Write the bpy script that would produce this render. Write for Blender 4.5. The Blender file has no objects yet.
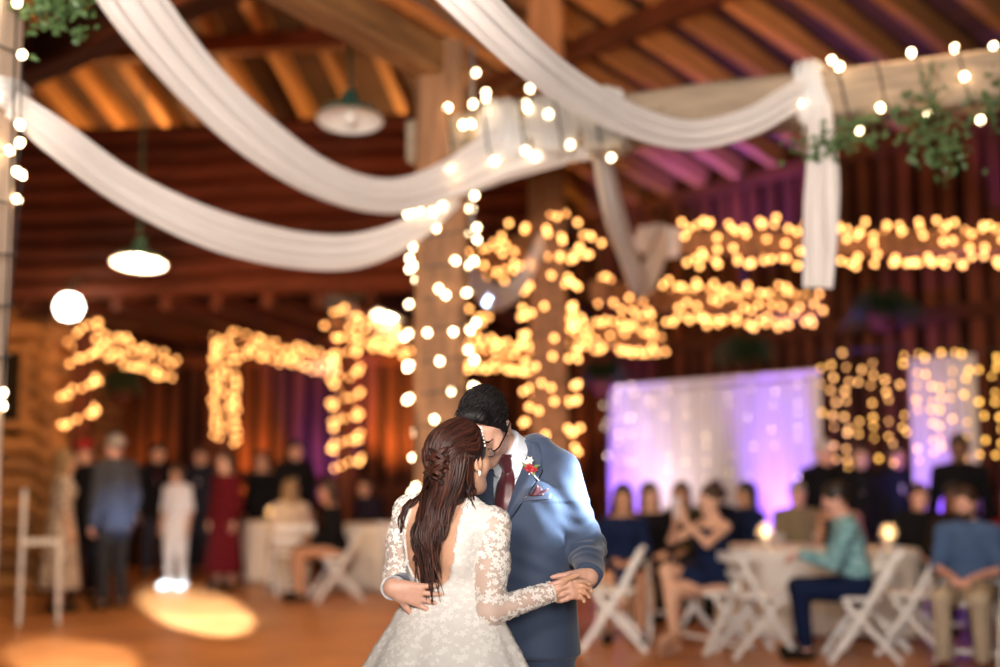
import bpy, bmesh, math, random
import numpy as np
from mathutils import Vector, Matrix, Quaternion

random.seed(7); rng = np.random.default_rng(7)
SC = bpy.context.scene
COL = SC.collection
PI = math.pi

# ------------------------------------------------------------------ camera
FPX = 1250.0; CAMH = 1.47; HORIZON = 465.0
PITCH = math.atan((HORIZON - 333.5) / FPX)
cam = bpy.data.cameras.new('camera'); camo = bpy.data.objects.new('camera', cam); COL.objects.link(camo)
camo.location = (0, 0, CAMH); camo.rotation_euler = (PI / 2 + PITCH, 0, 0)
cam.sensor_width = 36.0; cam.lens = FPX / 1000 * 36.0
cam.clip_start = 0.05; cam.clip_end = 200
cam.dof.use_dof = True; cam.dof.focus_distance = 4.0; cam.dof.aperture_fstop = 0.80
SC.camera = camo
SC.view_settings.view_transform = 'Standard'; SC.view_settings.look = 'None'
SC.view_settings.gamma = 1; SC.view_settings.use_curve_mapping = False
SC.view_settings.exposure = 0.35

def at(px, py, Y):
    dx = (px - 500) / FPX; dz = (333.5 - py) / FPX
    c, s = math.cos(PITCH), math.sin(PITCH)
    d = np.array([dx, c - s * dz, s + c * dz])
    return np.array([0, 0, CAMH]) + d * (Y / d[1])

def V(*a): return np.array(a, float)
def nrm(v): v = np.asarray(v, float); return v / (np.linalg.norm(v) + 1e-12)

# ------------------------------------------------------------------ world and lamps
w = bpy.data.worlds.new('world'); SC.world = w; w.use_nodes = True
w.node_tree.nodes['Background'].inputs[0].default_value = (0.9, 0.55, 0.35, 1)
w.node_tree.nodes['Background'].inputs[1].default_value = 0.006

def lamp(name, kind, loc, target, energy, color, size=0.1, angle=60, blend=0.5, sx=None):
    l = bpy.data.lights.new(name, kind); l.energy = energy; l.color = color
    if kind == 'AREA': l.size = size
    else: l.shadow_soft_size = size
    if kind == 'SPOT': l.spot_size = math.radians(angle); l.spot_blend = blend
    o = bpy.data.objects.new(name, l); COL.objects.link(o); o.location = loc
    if target is not None:
        o.rotation_euler = (Vector(target) - Vector(loc)).to_track_quat('-Z', 'Y').to_euler()
    return o

AMBER = (1.0, 0.42, 0.10); PURPLE = (0.28, 0.10, 1.0); WARM = (1.0, 0.72, 0.45)
# the photographer's bounced flash, above and beside the camera
lamp('flash', 'SPOT', (0.6, -0.4, 2.05), (0.0, 4.0, 1.5), 500, (1.0, 0.92, 0.84), 0.5, 80, 0.7)
lamp('drape_fill', 'SPOT', (-1.0, 0.5, 2.8), (-0.6, 7.0, 4.3), 1750, (1.0, 0.88, 0.79), 0.6, 88, 0.7)  # unseen second spot, added to brighten the drapes and upper timbers
# the cool follow spot high on the right, and the white beam across the floor
lamp('follow_spot', 'SPOT', (4.6, 4.0, 2.9), (0.35, 4.2, 1.41), 19000, (0.68, 0.85, 1.0), 0.05, 3.4, 0.7)
lamp('dance_floor_spot', 'SPOT', (-0.2, 5.4, 1.65), tuple(at(205, 609, 12.4)), 60000, (0.72, 0.88, 1.0), 0.03, 7.6, 0.45)
lamp('dance_floor_spot', 'SPOT', (-0.6, 5.0, 2.6), tuple(at(75, 655, 9.7)), 5500, (1.0, 0.9, 0.82), 0.05, 10, 0.5)
lamp('blue_spot', 'SPOT', (0.6, 9.0, 3.0), (-4.2, 13.3, 0.95), 3600, (0.40, 0.60, 1.0), 0.05, 6.5, 0.6)
lamp('dance_floor_fill', 'SPOT', (-2.6, 8.0, 5.0), (-2.6, 11.6, 0), 700, (1.0, 0.66, 0.36), 0.4, 95, 0.9)  # two unseen warm spots added to brighten the floor
lamp('dance_floor_fill', 'SPOT', (2.6, 7.0, 4.6), (2.8, 11.0, 0), 260, (1.0, 0.66, 0.38), 0.4, 95, 0.9)
lamp('loft_fill', 'SPOT', (-2.8, 9.6, 3.0), (-2.8, 13.7, 4.4), 330, (1.0, 0.33, 0.10), 0.3, 110, 0.9)  # unseen warm fill added to lift the dark loft logs
# amber and violet uplights along the walls
for i, (px, Y, e, c, up) in enumerate([(245, 17.6, 1000, AMBER, 3.4), (385, 16.9, 2400, AMBER, 3.2), (130, 17.8, 420, AMBER, 3.0),
        (318, 17.3, 1000, PURPLE, 2.6), (560, 16.6, 420, AMBER, 3.2)]):
    p = at(px, 500, Y)
    lamp('uplight', 'SPOT', (p[0], Y, 0.15), (p[0], Y + 0.8, up), e, c, 0.06, 42, 0.7)
# ------------------------------------------------------------------ materials
MATS = {}
def mat(name, col, rough=0.6, metal=0.0, var=0.0, vscale=8.0, vstretch=(1, 1, 1), bump=0.0, bscale=None, col2=None, rnd=0.0,
        emit=None, estr=0.0, sheen=0.0, transp=0.0, transl=0.0, sss=0.0, attr=None, coat=0.0, spec=0.5):
    if name in MATS: return MATS[name]
    m = bpy.data.materials.new(name); m.use_nodes = True; MATS[name] = m
    nt = m.node_tree; N = nt.nodes; L = nt.links
    b = N['Principled BSDF']; out = N['Material Output']
    b.inputs['Base Color'].default_value = (*col, 1); b.inputs['Roughness'].default_value = rough
    b.inputs['Metallic'].default_value = metal; b.inputs['Specular IOR Level'].default_value = spec
    if sheen: b.inputs['Sheen Weight'].default_value = sheen
    if coat: b.inputs['Coat Weight'].default_value = coat
    if sss:
        b.inputs['Subsurface Weight'].default_value = sss
        b.inputs['Subsurface Radius'].default_value = (0.012, 0.005, 0.003); b.inputs['Subsurface Scale'].default_value = 0.6
    csock = None
    if attr:
        a = N.new('ShaderNodeAttribute'); a.attribute_name = attr; csock = a.outputs['Color']
    if var or bump:
        tc = N.new('ShaderNodeTexCoord'); mp = N.new('ShaderNodeMapping')
        mp.inputs['Scale'].default_value = [vscale * s for s in vstretch]
        L.new(tc.outputs['Object'], mp.inputs['Vector'])
        nz = N.new('ShaderNodeTexNoise'); nz.inputs['Scale'].default_value = 1.0; nz.inputs['Detail'].default_value = 5
        nz.inputs['Roughness'].default_value = 0.6
        L.new(mp.outputs['Vector'], nz.inputs['Vector'])
        if var:
            rp = N.new('ShaderNodeValToRGB')
            c2 = col2 or tuple(max(0, c * (1 - var)) for c in col)
            rp.color_ramp.elements[0].position = 0.32; rp.color_ramp.elements[0].color = (*c2, 1)
            rp.color_ramp.elements[1].position = 0.68; rp.color_ramp.elements[1].color = (*col, 1)
            L.new(nz.outputs['Fac'], rp.inputs['Fac']); 
            if csock is not None:
                mx0 = N.new('ShaderNodeMix'); mx0.data_type = 'RGBA'; mx0.blend_type = 'MULTIPLY'; mx0.inputs[0].default_value = 1
                L.new(csock, mx0.inputs[6]); L.new(rp.outputs['Color'], mx0.inputs[7]); csock = mx0.outputs[2]
            else: csock = rp.outputs['Color']
        if bump:
            bp = N.new('ShaderNodeBump'); bp.inputs['Strength'].default_value = bump; bp.inputs['Distance'].default_value = 0.01
            src = nz
            if bscale:
                mp2 = N.new('ShaderNodeMapping'); mp2.inputs['Scale'].default_value = [bscale * s for s in vstretch]
                L.new(tc.outputs['Object'], mp2.inputs['Vector'])
                src = N.new('ShaderNodeTexNoise'); src.inputs['Scale'].default_value = 1; src.inputs['Detail'].default_value = 3
                L.new(mp2.outputs['Vector'], src.inputs['Vector'])
            L.new(src.outputs['Fac'], bp.inputs['Height']); L.new(bp.outputs['Normal'], b.inputs['Normal'])
    if rnd:
        oi = N.new('ShaderNodeObjectInfo'); hs = N.new('ShaderNodeHueSaturation')
        mr = N.new('ShaderNodeMapRange'); mr.inputs[3].default_value = 1 - rnd; mr.inputs[4].default_value = 1 + rnd
        L.new(oi.outputs['Random'], mr.inputs[0]); L.new(mr.outputs[0], hs.inputs['Value'])
        if csock is not None: L.new(csock, hs.inputs['Color'])
        else: hs.inputs['Color'].default_value = (*col, 1)
        csock = hs.outputs['Color']
    if csock is not None: L.new(csock, b.inputs['Base Color'])
    if emit is not None:
        b.inputs['Emission Color'].default_value = (*emit, 1); b.inputs['Emission Strength'].default_value = estr
    sh = b.outputs[0]
    if transl:
        t = N.new('ShaderNodeBsdfTranslucent'); t.inputs[0].default_value = (*col, 1)
        mx = N.new('ShaderNodeMixShader'); mx.inputs[0].default_value = transl
        L.new(sh, mx.inputs[1]); L.new(t.outputs[0], mx.inputs[2]); sh = mx.outputs[0]
    if transp:
        t = N.new('ShaderNodeBsdfTransparent'); mx = N.new('ShaderNodeMixShader'); mx.inputs[0].default_value = transp
        L.new(sh, mx.inputs[1]); L.new(t.outputs[0], mx.inputs[2]); sh = mx.outputs[0]
    if sh is not b.outputs[0]: L.new(sh, out.inputs['Surface'])
    return m

WOODST = (1.2, 9, 9)
M_POST = mat('hewn_pine', (0.36, 0.165, 0.07), 0.75, var=0.5, vscale=2.2, vstretch=WOODST, bump=0.5, rnd=0.12)
M_BRIGHT = mat('brightened_pine', (0.78, 0.60, 0.46), 0.75, var=0.3, vscale=2.2, vstretch=WOODST, bump=0.5)  # pale pine, base brightened in place of light that misses this post
M_PALE = mat('pale_pine', (0.40, 0.295, 0.20), 0.75, var=0.4, vscale=2.2, vstretch=WOODST, bump=0.5, rnd=0.1)
M_LOG = mat('red_brown_log', (0.115, 0.030, 0.012), 0.7, spec=.2, var=0.6, vscale=1.6, vstretch=WOODST, bump=0.4, rnd=0.35)
M_YLOG = mat('honey_log', (0.34, 0.15, 0.045), 0.7, var=0.55, vscale=1.6, vstretch=WOODST, bump=0.4, rnd=0.35)
M_BOARD = mat('dark_board', (0.11, 0.030, 0.012), 0.75, spec=.2, var=0.6, vscale=1.5, vstretch=WOODST, bump=0.3, rnd=0.45)
M_DARK = mat('dark_backing', (0.012, 0.005, 0.003), 0.9, var=0.4, vscale=2, spec=.1)
M_DECK = mat('roof_deck', (0.065, 0.02, 0.008), 0.8, var=0.6, vscale=0.9, vstretch=(1, 1, 6), bump=0.3)
M_RAFT = mat('rafter_pine', (0.42, 0.18, 0.055), 0.7, var=0.5, vscale=1.4, vstretch=WOODST, bump=0.3, rnd=0.3)
M_CORD = mat('cord', (0.012, 0.014, 0.012), 0.6)
M_BULBW = mat('bulb_warm_white', (1, 0.9, 0.7), 0.3, emit=(1.0, 0.74, 0.42), estr=11)
M_BULBA = mat('bulb_amber', (1, 0.7, 0.4), 0.3, emit=(1.0, 0.41, 0.11), estr=6.0)
M_BULBY = mat('bulb_yellow', (1, 0.8, 0.4), 0.3, emit=(1.0, 0.48, 0.08), estr=4)
M_WHITE = mat('white_paint', (0.78, 0.78, 0.78), 0.45)
M_LEAF = mat('ivy_leaf', (0.09, 0.17, 0.05), 0.5, var=0.6, vscale=25)
M_FERN = mat('fern_leaf', (0.03, 0.075, 0.025), 0.5, var=0.6, vscale=12)

# floor: honey planks, seen far out of focus
mf = bpy.data.materials.new('floor_wood'); mf.use_nodes = True; N = mf.node_tree.nodes; L = mf.node_tree.links
tc = N.new('ShaderNodeTexCoord'); mp = N.new('ShaderNodeMapping'); mp.inputs['Rotation'].default_value = (0, 0, 0.4)
br = N.new('ShaderNodeTexBrick'); br.inputs['Scale'].default_value = 1.0; br.inputs['Brick Width'].default_value = 2.4
br.inputs['Row Height'].default_value = 0.14; br.inputs['Mortar Size'].default_value = 0.004
br.inputs['Color1'].default_value = (0.60, 0.25, 0.075, 1); br.inputs['Color2'].default_value = (0.50, 0.19, 0.055, 1)
br.inputs['Mortar'].default_value = (0.10, 0.04, 0.015, 1)
nz = N.new('ShaderNodeTexNoise'); nz.inputs['Scale'].default_value = 1.1; nz.inputs['Detail'].default_value = 4
mx = N.new('ShaderNodeMix'); mx.data_type = 'RGBA'; mx.blend_type = 'MULTIPLY'
rp = N.new('ShaderNodeValToRGB'); rp.color_ramp.elements[0].color = (0.55, 0.5, 0.45, 1); rp.color_ramp.elements[0].position = 0.35
rp.color_ramp.elements[1].position = 0.65
mx.inputs[0].default_value = 0.8
L.new(tc.outputs['Object'], mp.inputs['Vector']); L.new(mp.outputs['Vector'], br.inputs['Vector']); L.new(tc.outputs['Object'], nz.inputs['Vector'])
L.new(nz.outputs['Fac'], rp.inputs['Fac']); L.new(br.outputs['Color'], mx.inputs[6]); L.new(rp.outputs['Color'], mx.inputs[7])
L.new(mx.outputs[2], N['Principled BSDF'].inputs['Base Color']); N['Principled BSDF'].inputs['Roughness'].default_value = 0.38

# ------------------------------------------------------------------ mesh helpers
def tag(o, label=None, cat=None, group=None, kind=None):
    if label: o['label'] = label
    if cat: o['category'] = cat
    if group: o['group'] = group
    if kind: o['kind'] = kind
    return o
def empty(name, loc=(0, 0, 0), rz=0.0, parent=None):
    o = bpy.data.objects.new(name, None); COL.objects.link(o); o.location = loc; o.rotation_euler = (0, 0, rz)
    o.empty_display_size = 0.1
    if parent: o.parent = parent
    return o
def mkmesh(name, verts, faces, smooth=False):
    me = bpy.data.meshes.new(name)
    me.from_pydata([tuple(map(float, v)) for v in verts], [], [tuple(map(int, f)) for f in faces])
    if smooth: me.polygons.foreach_set('use_smooth', [True] * len(me.polygons))
    me.update(); return me
def link(name, me, m=None, parent=None, mw=None):
    if m is not None and not me.materials: me.materials.append(m)
    o = bpy.data.objects.new(name, me); COL.objects.link(o)
    if parent is not None: o.parent = parent
    if mw is not None: o.matrix_basis = mw
    return o
class MB:
    "collects vertices and faces of one mesh"
    def __init__(s): s.v = []; s.f = []; s.n = 0; s.c = []
    def add(s, verts, faces, col=None):
        s.v.extend(list(verts)); s.f.extend([tuple(i + s.n for i in f) for f in faces]); s.n += len(verts)
        if col is not None: s.c.extend([col] * len(verts))
    def box(s, c, size, R=None):
        hx, hy, hz = [x / 2 for x in size]; c = np.array(c, float)
        P = np.array([(x, y, z) for x in (-hx, hx) for y in (-hy, hy) for z in (-hz, hz)])
        if R is not None: P = P @ np.array(R)
        s.add(P + c, [(0, 1, 3, 2), (4, 6, 7, 5), (0, 4, 5, 1), (2, 3, 7, 6), (0, 2, 6, 4), (1, 5, 7, 3)])
    def bar(s, a, b, w, h, up=(0, 0, 1)):
        a = np.array(a, float); b = np.array(b, float); d = b - a; l = np.linalg.norm(d); x = d / l
        y = np.cross(up, x); 
        if np.linalg.norm(y) < 1e-6: y = np.cross((1, 0, 0), x)
        y = nrm(y); z = np.cross(x, y)
        s.box((a + b) / 2, (l, w, h), np.array([x, y, z]))
    def tube(s, pts, rad, n=6, col=None, cap=True, flat=None):
        pts = np.asarray(pts, float); m = len(pts)
        rad = np.full(m, rad) if np.isscalar(rad) else np.asarray(rad, float)
        T = np.gradient(pts, axis=0); T /= np.linalg.norm(T, axis=1)[:, None] + 1e-12
        ref = V(0, 0, 1) if abs(T[0][2]) < 0.9 else V(1, 0, 0)
        vs = []; nn = nrm(np.cross(T[0], ref)); 
        for i in range(m):
            nn = nrm(nn - T[i] * np.dot(nn, T[i])); bb = np.cross(T[i], nn)
            for k in range(n):
                a = 2 * PI * k / n
                vs.append(pts[i] + rad[i] * (math.cos(a) * nn + math.sin(a) * bb * (flat or 1)))
        fs = [(i * n + k, i * n + (k + 1) % n, (i + 1) * n + (k + 1) % n, (i + 1) * n + k) for i in range(m - 1) for k in range(n)]
        if cap: fs += [tuple(range(n))[::-1], tuple((m - 1) * n + k for k in range(n))]
        s.add(vs, fs, col)
    def lathe(s, prof, c=(0, 0, 0), n=20):
        c = np.array(c, float); vs = [c + V(r * math.cos(2 * PI * k / n), r * math.sin(2 * PI * k / n), z) for r, z in prof for k in range(n)]
        s.add(vs, [(i * n + k, i * n + (k + 1) % n, (i + 1) * n + (k + 1) % n, (i + 1) * n + k) for i in range(len(prof) - 1) for k in range(n)])
    def mesh(s, name, smooth=False):
        me = mkmesh(name, s.v, s.f, smooth)
        if s.c and len(s.c) == s.n:
            at_ = me.color_attributes.new('tint', 'FLOAT_COLOR', 'POINT')
            at_.data.foreach_set('color', np.array([(*c, 1) for c in s.c], np.float32).ravel())
        return me
    def build(s, name, m, parent=None, smooth=False, mw=None): return link(name, s.mesh(name, smooth), m, parent, mw)

def frame(A, B, roll=0.0):
    A = Vector(A); B = Vector(B); x = (B - A).normalized()
    z = Vector((0, 0, 1)) if abs(x.z) < 0.95 else Vector((0, 1, 0))
    y = z.cross(x).normalized(); z = x.cross(y)
    M = Matrix((x, y, z)).transposed().to_4x4() @ Matrix.Rotation(roll, 4, 'X'); M.translation = A
    return M
def timber_mesh(L, w, h, nx=10, jit=0.006, seed=0):
    "hewn timber along local x, chamfered, slightly uneven"
    r = random.Random(seed); c = min(w, h) * 0.10
    prof = [(-w / 2 + c, -h / 2), (w / 2 - c, -h / 2), (w / 2, -h / 2 + c), (w / 2, h / 2 - c), (w / 2 - c, h / 2), (-w / 2 + c, h / 2), (-w / 2, h / 2 - c), (-w / 2, -h / 2 + c)]
    vs = []; n = 8
    for i in range(nx + 1):
        dy, dz = r.uniform(-jit, jit), r.uniform(-jit, jit)
        for (y, z) in prof: vs.append((L * i / nx, y + dy + r.uniform(-jit, jit) * .6, z + dz + r.uniform(-jit, jit) * .6))
    fs = [(i * n + k, (i + 1) * n + k, (i + 1) * n + (k + 1) % n, i * n + (k + 1) % n) for i in range(nx) for k in range(n)]
    fs += [tuple(range(n)), tuple(nx * n + k for k in range(n))[::-1]]
    return mkmesh('timber', vs, fs)
def log_mesh(L, r0, seed=0, n=10, nx=8):
    r = random.Random(seed); vs = []
    for i in range(nx + 1):
        q = r0 * r.uniform(0.93, 1.05); dy, dz = r.uniform(-.01, .01), r.uniform(-.01, .01)
        for k in range(n): vs.append((L * i / nx, dy + q * math.cos(2 * PI * k / n), dz + q * math.sin(2 * PI * k / n)))
    fs = [(i * n + k, (i + 1) * n + k, (i + 1) * n + (k + 1) % n, i * n + (k + 1) % n) for i in range(nx) for k in range(n)]
    fs += [tuple(range(n)), tuple(nx * n + k for k in range(n))[::-1]]
    return mkmesh('log', vs, fs, True)
def timber(name, A, B, w, h, m, label=None, cat=None, group=None, kind=None, parent=None, seed=0, jit=0.006):
    L = (Vector(B) - Vector(A)).length
    o = link(name, timber_mesh(L, w, h, max(2, int(L / 0.5)), jit, seed), m, parent, frame(A, B))
    return tag(o, label, cat, group, kind)

# ------------------------------------------------------------------ the hall
fl = mkmesh('floor', [(-12, -6, 0), (14, -6, 0), (14, 22, 0), (-12, 22, 0)], [(0, 1, 2, 3)])
tag(link('floor', fl, mf), 'honey brown plank dance floor', 'floor', kind='structure')

# eight-sided plan: E0 is the corner between the wall behind the curtain and the long wall behind the loft
EZ = 5.0; RISE = 0.32
E0 = V(1.38, 17.3); DR = V(0.572, -0.82); NR = V(-0.82, -0.572); DL = V(-0.985, 0.17); NL = V(-0.17, -0.985)
def wallpt(E, D, s, z): q = E + D * s; return (q[0], q[1], z)
def board_wall(name, E, D, Nn, L, H, label, pitch=0.27, bw=0.17):
    Dn = D / np.linalg.norm(D)
    a = wallpt(E, Dn, -0.2, 0); b = wallpt(E, Dn, L, 0); off = -Nn * 0.06
    vs = [(a[0] + off[0], a[1] + off[1], 0), (b[0] + off[0], b[1] + off[1], 0), (b[0] + off[0], b[1] + off[1], H), (a[0] + off[0], a[1] + off[1], H)]
    root = tag(link(name, mkmesh(name, vs, [(0, 1, 2, 3)]), M_DARK), label, 'wall', kind='structure')
    mes = [timber_mesh(H, bw, 0.06, 6, 0.008, i) for i in range(3)]
    n = int(L / pitch)
    for i in range(n):
        s = i * pitch + random.uniform(-.02, .02)
        p = E + Dn * s
        A = Vector((p[0], p[1], 0)); x = Vector((0, 0, 1)); y = Vector((Dn[0], Dn[1], 0)); z = x.cross(y)
        M = Matrix((x, y, z)).transposed().to_4x4(); M.translation = A
        link('board', mes[i % 3], M_BOARD, root, M)
    for z in (1.1, 3.0, EZ - 0.1):
        A = wallpt(E + Nn * 0.07, Dn, -0.1, z); B = wallpt(E + Nn * 0.07, Dn, L, z)
        timber('girt', A, B, 0.10, 0.16, M_BOARD, parent=root, seed=int(z * 10))
    return root
board_wall('wall_right', E0, DR, NR, 13.5, EZ + 0.2, 'dark vertical board wall behind the draped backdrop')
board_wall('wall_back', E0, DL, NL, 10.5, EZ + 0.2, 'dark vertical board wall under the loft')
# side walls outside the picture, plain boards, close the hall
for nm, a, b in (('wall_left', (-9.0, 19.0), (-11.5, 13.0)), ('wall_side', (-11.5, 13.0), (-11.5, -5.9)), ('wall_front', (-11.5, -5.9), (13.5, -5.9)), ('wall_east', (13.5, -5.9), (9.1, 6.2))):
    tag(link(nm, mkmesh(nm, [(a[0], a[1], 0), (b[0], b[1], 0), (b[0], b[1], 9), (a[0], a[1], 9)], [(0, 1, 2, 3)]), M_DARK), 'dark board wall closing the hall', 'wall', kind='structure')

# roof: two facets meeting in a hip, deck boards and rafters
def roofz(d): return EZ + RISE * d
ceil = tag(empty('ceiling'), 'dark board roof with exposed rafters', 'ceiling', kind='structure')
def facet(E, D, Nn, s0, s1, hip):
    Dn = nrm(D)
    Lmax = 15.0
    # deck as wide boards running along the eave, each clipped at the hip
    bwid = 0.75; k = 0
    while k * bwid < Lmax:
        d0, d1 = k * bwid - 0.3, (k + 1) * bwid - 0.32
        lo0, lo1 = max(s0, hip * d0), max(s0, hip * d1)
        if lo1 > s1: break
        q = [E + Nn * d0 + Dn * lo0, E + Nn * d0 + Dn * s1, E + Nn * d1 + Dn * s1, E + Nn * d1 + Dn * lo1]
        zz = [roofz(d0), roofz(d0), roofz(d1), roofz(d1)]
        vs = [(p[0], p[1], z + 0.22) for p, z in zip(q, zz)] + [(p[0], p[1], z + 0.26) for p, z in zip(q, zz)]
        link('deck_board', mkmesh('deck_board', vs, [(0, 1, 2, 3), (7, 6, 5, 4), (0, 4, 5, 1), (1, 5, 6, 2), (2, 6, 7, 3), (3, 7, 4, 0)]), M_DECK, ceil); k += 1
    s = s0 + 0.3; i = 0
    while s < s1:
        L = min(Lmax, s / hip if hip > 0 else Lmax)
        if L > 0.8:
            p = E + Dn * s; q = p + Nn * L
            timber('rafter', (p[0], p[1], roofz(-0.1) + 0.08), (q[0], q[1], roofz(L) + 0.08), 0.13, 0.24, M_RAFT, parent=ceil, seed=i, jit=0.008)
        s += 0.62; i += 1
facet(E0, DR, NR, 0.0, 13.5, 0.414)
facet(E0, DL, NL, 0.0, 10.5, 0.414)
hipd = nrm(NR + NL); hipE = E0 + hipd * 14
timber('hip_rafter', (E0[0], E0[1], EZ + .05), (hipE[0], hipE[1], EZ + .05 + RISE * 14 * math.cos(math.radians(22.5))), 0.2, 0.3, M_RAFT, parent=ceil)
# purlin under each facet
for E, D, Nn, d in ((E0, DR, NR, 3.0), (E0, DR, NR, 7.5), (E0, DL, NL, 4.2)):
    Dn = nrm(D); p = E + Nn * d + Dn * (0.414 * d); q = E + Nn * d + Dn * 13
    timber('purlin', (p[0], p[1], roofz(d) - 0.12), (q[0], q[1], roofz(d) - 0.12), 0.2, 0.22, M_LOG, parent=ceil)

# loft front of stacked logs, floor joists under it
loft = tag(empty('wall_loft'), 'loft front of stacked red brown logs below the roof', 'wall', kind='structure')
LA = V(-7.4, 14.3); LB = V(0.55, 12.95)
NLOG = 9; 
for i in range(NLOG):
    z = 3.42 + 0.215 * i; r = 0.118
    A = Vector((LA[0], LA[1], z)); B = Vector((LB[0] + random.uniform(-.05, .1), LB[1], z))
    link('log', log_mesh((B - A).length, r, i), M_LOG, loft, frame(A, B))
dl = nrm(LB - LA); 
for i in range(14):
    p = LA + dl * (0.3 + i * 0.58)
    timber('joist', (p[0], p[1] - .05, 3.26), (p[0] + 0.85, p[1] + 4.2, 3.26), 0.12, 0.2, M_BOARD, parent=loft, seed=i)
vs = [(LA[0], LA[1], 3.37), (LB[0], LB[1], 3.37), (LB[0] + .9, LB[1] + 4.3, 3.37), (LA[0] + .2, LA[1] + 4.3, 3.37)]
link('loft_floor', mkmesh('loft_floor', vs + [(x, y, z + .05) for x, y, z in vs], [(0, 1, 2, 3), (7, 6, 5, 4), (0, 4, 5, 1), (1, 5, 6, 2), (2, 6, 7, 3), (3, 7, 4, 0)]), M_DARK, loft)

# honey log cabin front at the far side, with a dark window
cab = tag(empty('wall_cabin'), 'honey log wall with a small dark window, warmly lit', 'wall', kind='structure')
cx0, cx1, cy = -8.2, -5.25, 14.6
for i in range(16):
    z = 0.11 + 0.225 * i
    over = 0.22 if i % 2 else 0.06
    if 1.9 < z < 2.85:
        segs = [(cx0, -6.35), (-5.55, cx1 + over)]
    else: segs = [(cx0, cx1 + over)]
    for a, b in segs:
        link('log', log_mesh(b - a, 0.12, 50 + i), M_YLOG, cab, frame((a, cy, z), (b, cy, z)))
    # the return of the corner
    link('log', log_mesh(3.2, 0.115, 90 + i), M_YLOG, cab, frame((cx1, cy - 0.15, z + 0.11), (cx1 - 0.1, cy + 3.05, z + 0.11)))
wn = tag(empty('window_1', (0, 0, 0)), 'small dark window in the honey log wall', 'window', kind='structure')
mb = MB(); mb.box((-5.95, cy + .05, 2.38), (0.8, 0.02, 0.95)); mb.build('pane', mat('dark_glass', (0.02, 0.015, 0.01), 0.1), wn)
for c, sz in (((-5.95, cy - .08, 1.93), (0.95, .06, .09)), ((-5.95, cy - .08, 2.83), (0.95, .06, .09)), ((-6.37, cy - .08, 2.38), (.08, .06, .9)), ((-5.53, cy - .08, 2.38), (.08, .06, .9)), ((-5.95, cy - .06, 2.38), (.04, .05, .9))):
    mb = MB(); mb.box(c, sz); mb.build('frame_bar', M_YLOG, wn)
lamp('cabin_lamp', 'SPOT', (-5.0, 12.6, 3.2), (-5.8, 14.6, 2.2), 80, (1.0, 0.5, 0.14), 0.1, 70, 0.8)
# warm lamps hidden up in the roof over the loft and the dance floor
lamp('loft_lamp', 'POINT', (-4.4, 15.6, 4.6), None, 260, (1.0, 0.55, 0.18), 0.2)
lamp('loft_lamp', 'POINT', (-1.2, 15.4, 4.6), None, 160, (1.0, 0.55, 0.18), 0.2)
lamp('roof_lamp', 'SPOT', (1.0, 8.2, 4.3), (2.0, 10.5, 8.0), 380, (1.0, 0.5, 0.18), 0.15, 120, 0.8)
lamp('roof_violet', 'SPOT', (2.5, 13.9, 3.2), (3.0, 14.9, 5.4), 420, PURPLE, 0.1, 70, 0.6)
lamp('roof_violet', 'SPOT', (4.7, 11.9, 3.7), (5.2, 12.0, 5.4), 50, (0.4, 0.12, 1.0), 0.1, 70, 0.6)
# ------------------------------------------------------------------ posts and beams of the inner ring
G_POST = 'timber posts of the inner ring'; G_BEAM = 'timber beams of the inner ring'
P1 = at(440, 465, 8.4); P1x, P1y = P1[0], P1[1]
P0c = V(-2.62, 6.05)
A0 = V(P1x, P1y, 3.68); A1 = A0 + V(3.24, -1.38, 0) * 1.45
timber('timber_post', (P1x, P1y, 0), (P1x, P1y, 4.35), 0.34, 0.34, M_POST, 'thick timber post behind the couple, spiralled with warm white bulbs', 'post', G_POST, seed=1)
timber('timber_post', (P0c[0] - .02, P0c[1], 0), (P0c[0], P0c[1], 4.6), 0.36, 0.36, M_BRIGHT, 'pale timber post with a white fabric wrap and a few bulbs', 'post', G_POST, seed=2)
P2 = at(551, 465, 11.0)
timber('timber_post', (P2[0], P2[1], 0), (P2[0] - .05, P2[1], 6.6), 0.32, 0.32, M_POST, 'timber post wound with amber bulbs, rising behind the beam to the roof', 'post', G_POST, seed=3)
timber('timber_beam', A0 - nrm(A1 - A0) * 0.2, A1, 0.28, 0.30, M_PALE, 'long pale timber beam carrying ivy and a knotted white drape', 'beam', G_BEAM, seed=4)
timber('timber_post', (A1[0] - .2, A1[1], 0), (A1[0] - .2, A1[1], 4.3), 0.32, 0.32, M_POST, 'timber post holding the far end of the ivy beam', 'post', G_POST, seed=5)
B0 = V(P1x, P1y, 4.22); dB = nrm(V(-0.46, -0.888, 0))
timber('timber_beam', B0 + V(0.02, 0.1, 0), B0 + dB * 5.0, 0.24, 0.25, M_RAFT, 'timber beam running from the top of the bulb-spiralled post over the dance floor', 'beam', G_BEAM, seed=6)
mb = MB(); 
for a in (-0.13, 0.13):
    mb.tube([B0 + V(0.21, -0.06 + a * .3, -1.2), B0 + V(0.21, -0.06 + a * .3, 0.10)], 0.016, 6)
mb.tube([B0 + V(0.2, -.1, .2) + dB * t for t in (0, 2, 5)], 0.02, 6)
tag(mb.build('conduit', mat('grey_conduit', (0.45, 0.42, 0.4), 0.4, 0.5), None, True), 'grey metal conduit along the beam and its post', 'conduit')
# dark sloped beam in front of the loft roof, knee brace
timber('timber_beam', at(-30, 88, 10.5), at(240, -30, 8.8), 0.3, 0.32, M_LOG, 'dark red brown sloping beam under the roof near the loft', 'beam', G_BEAM, seed=8)
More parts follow.
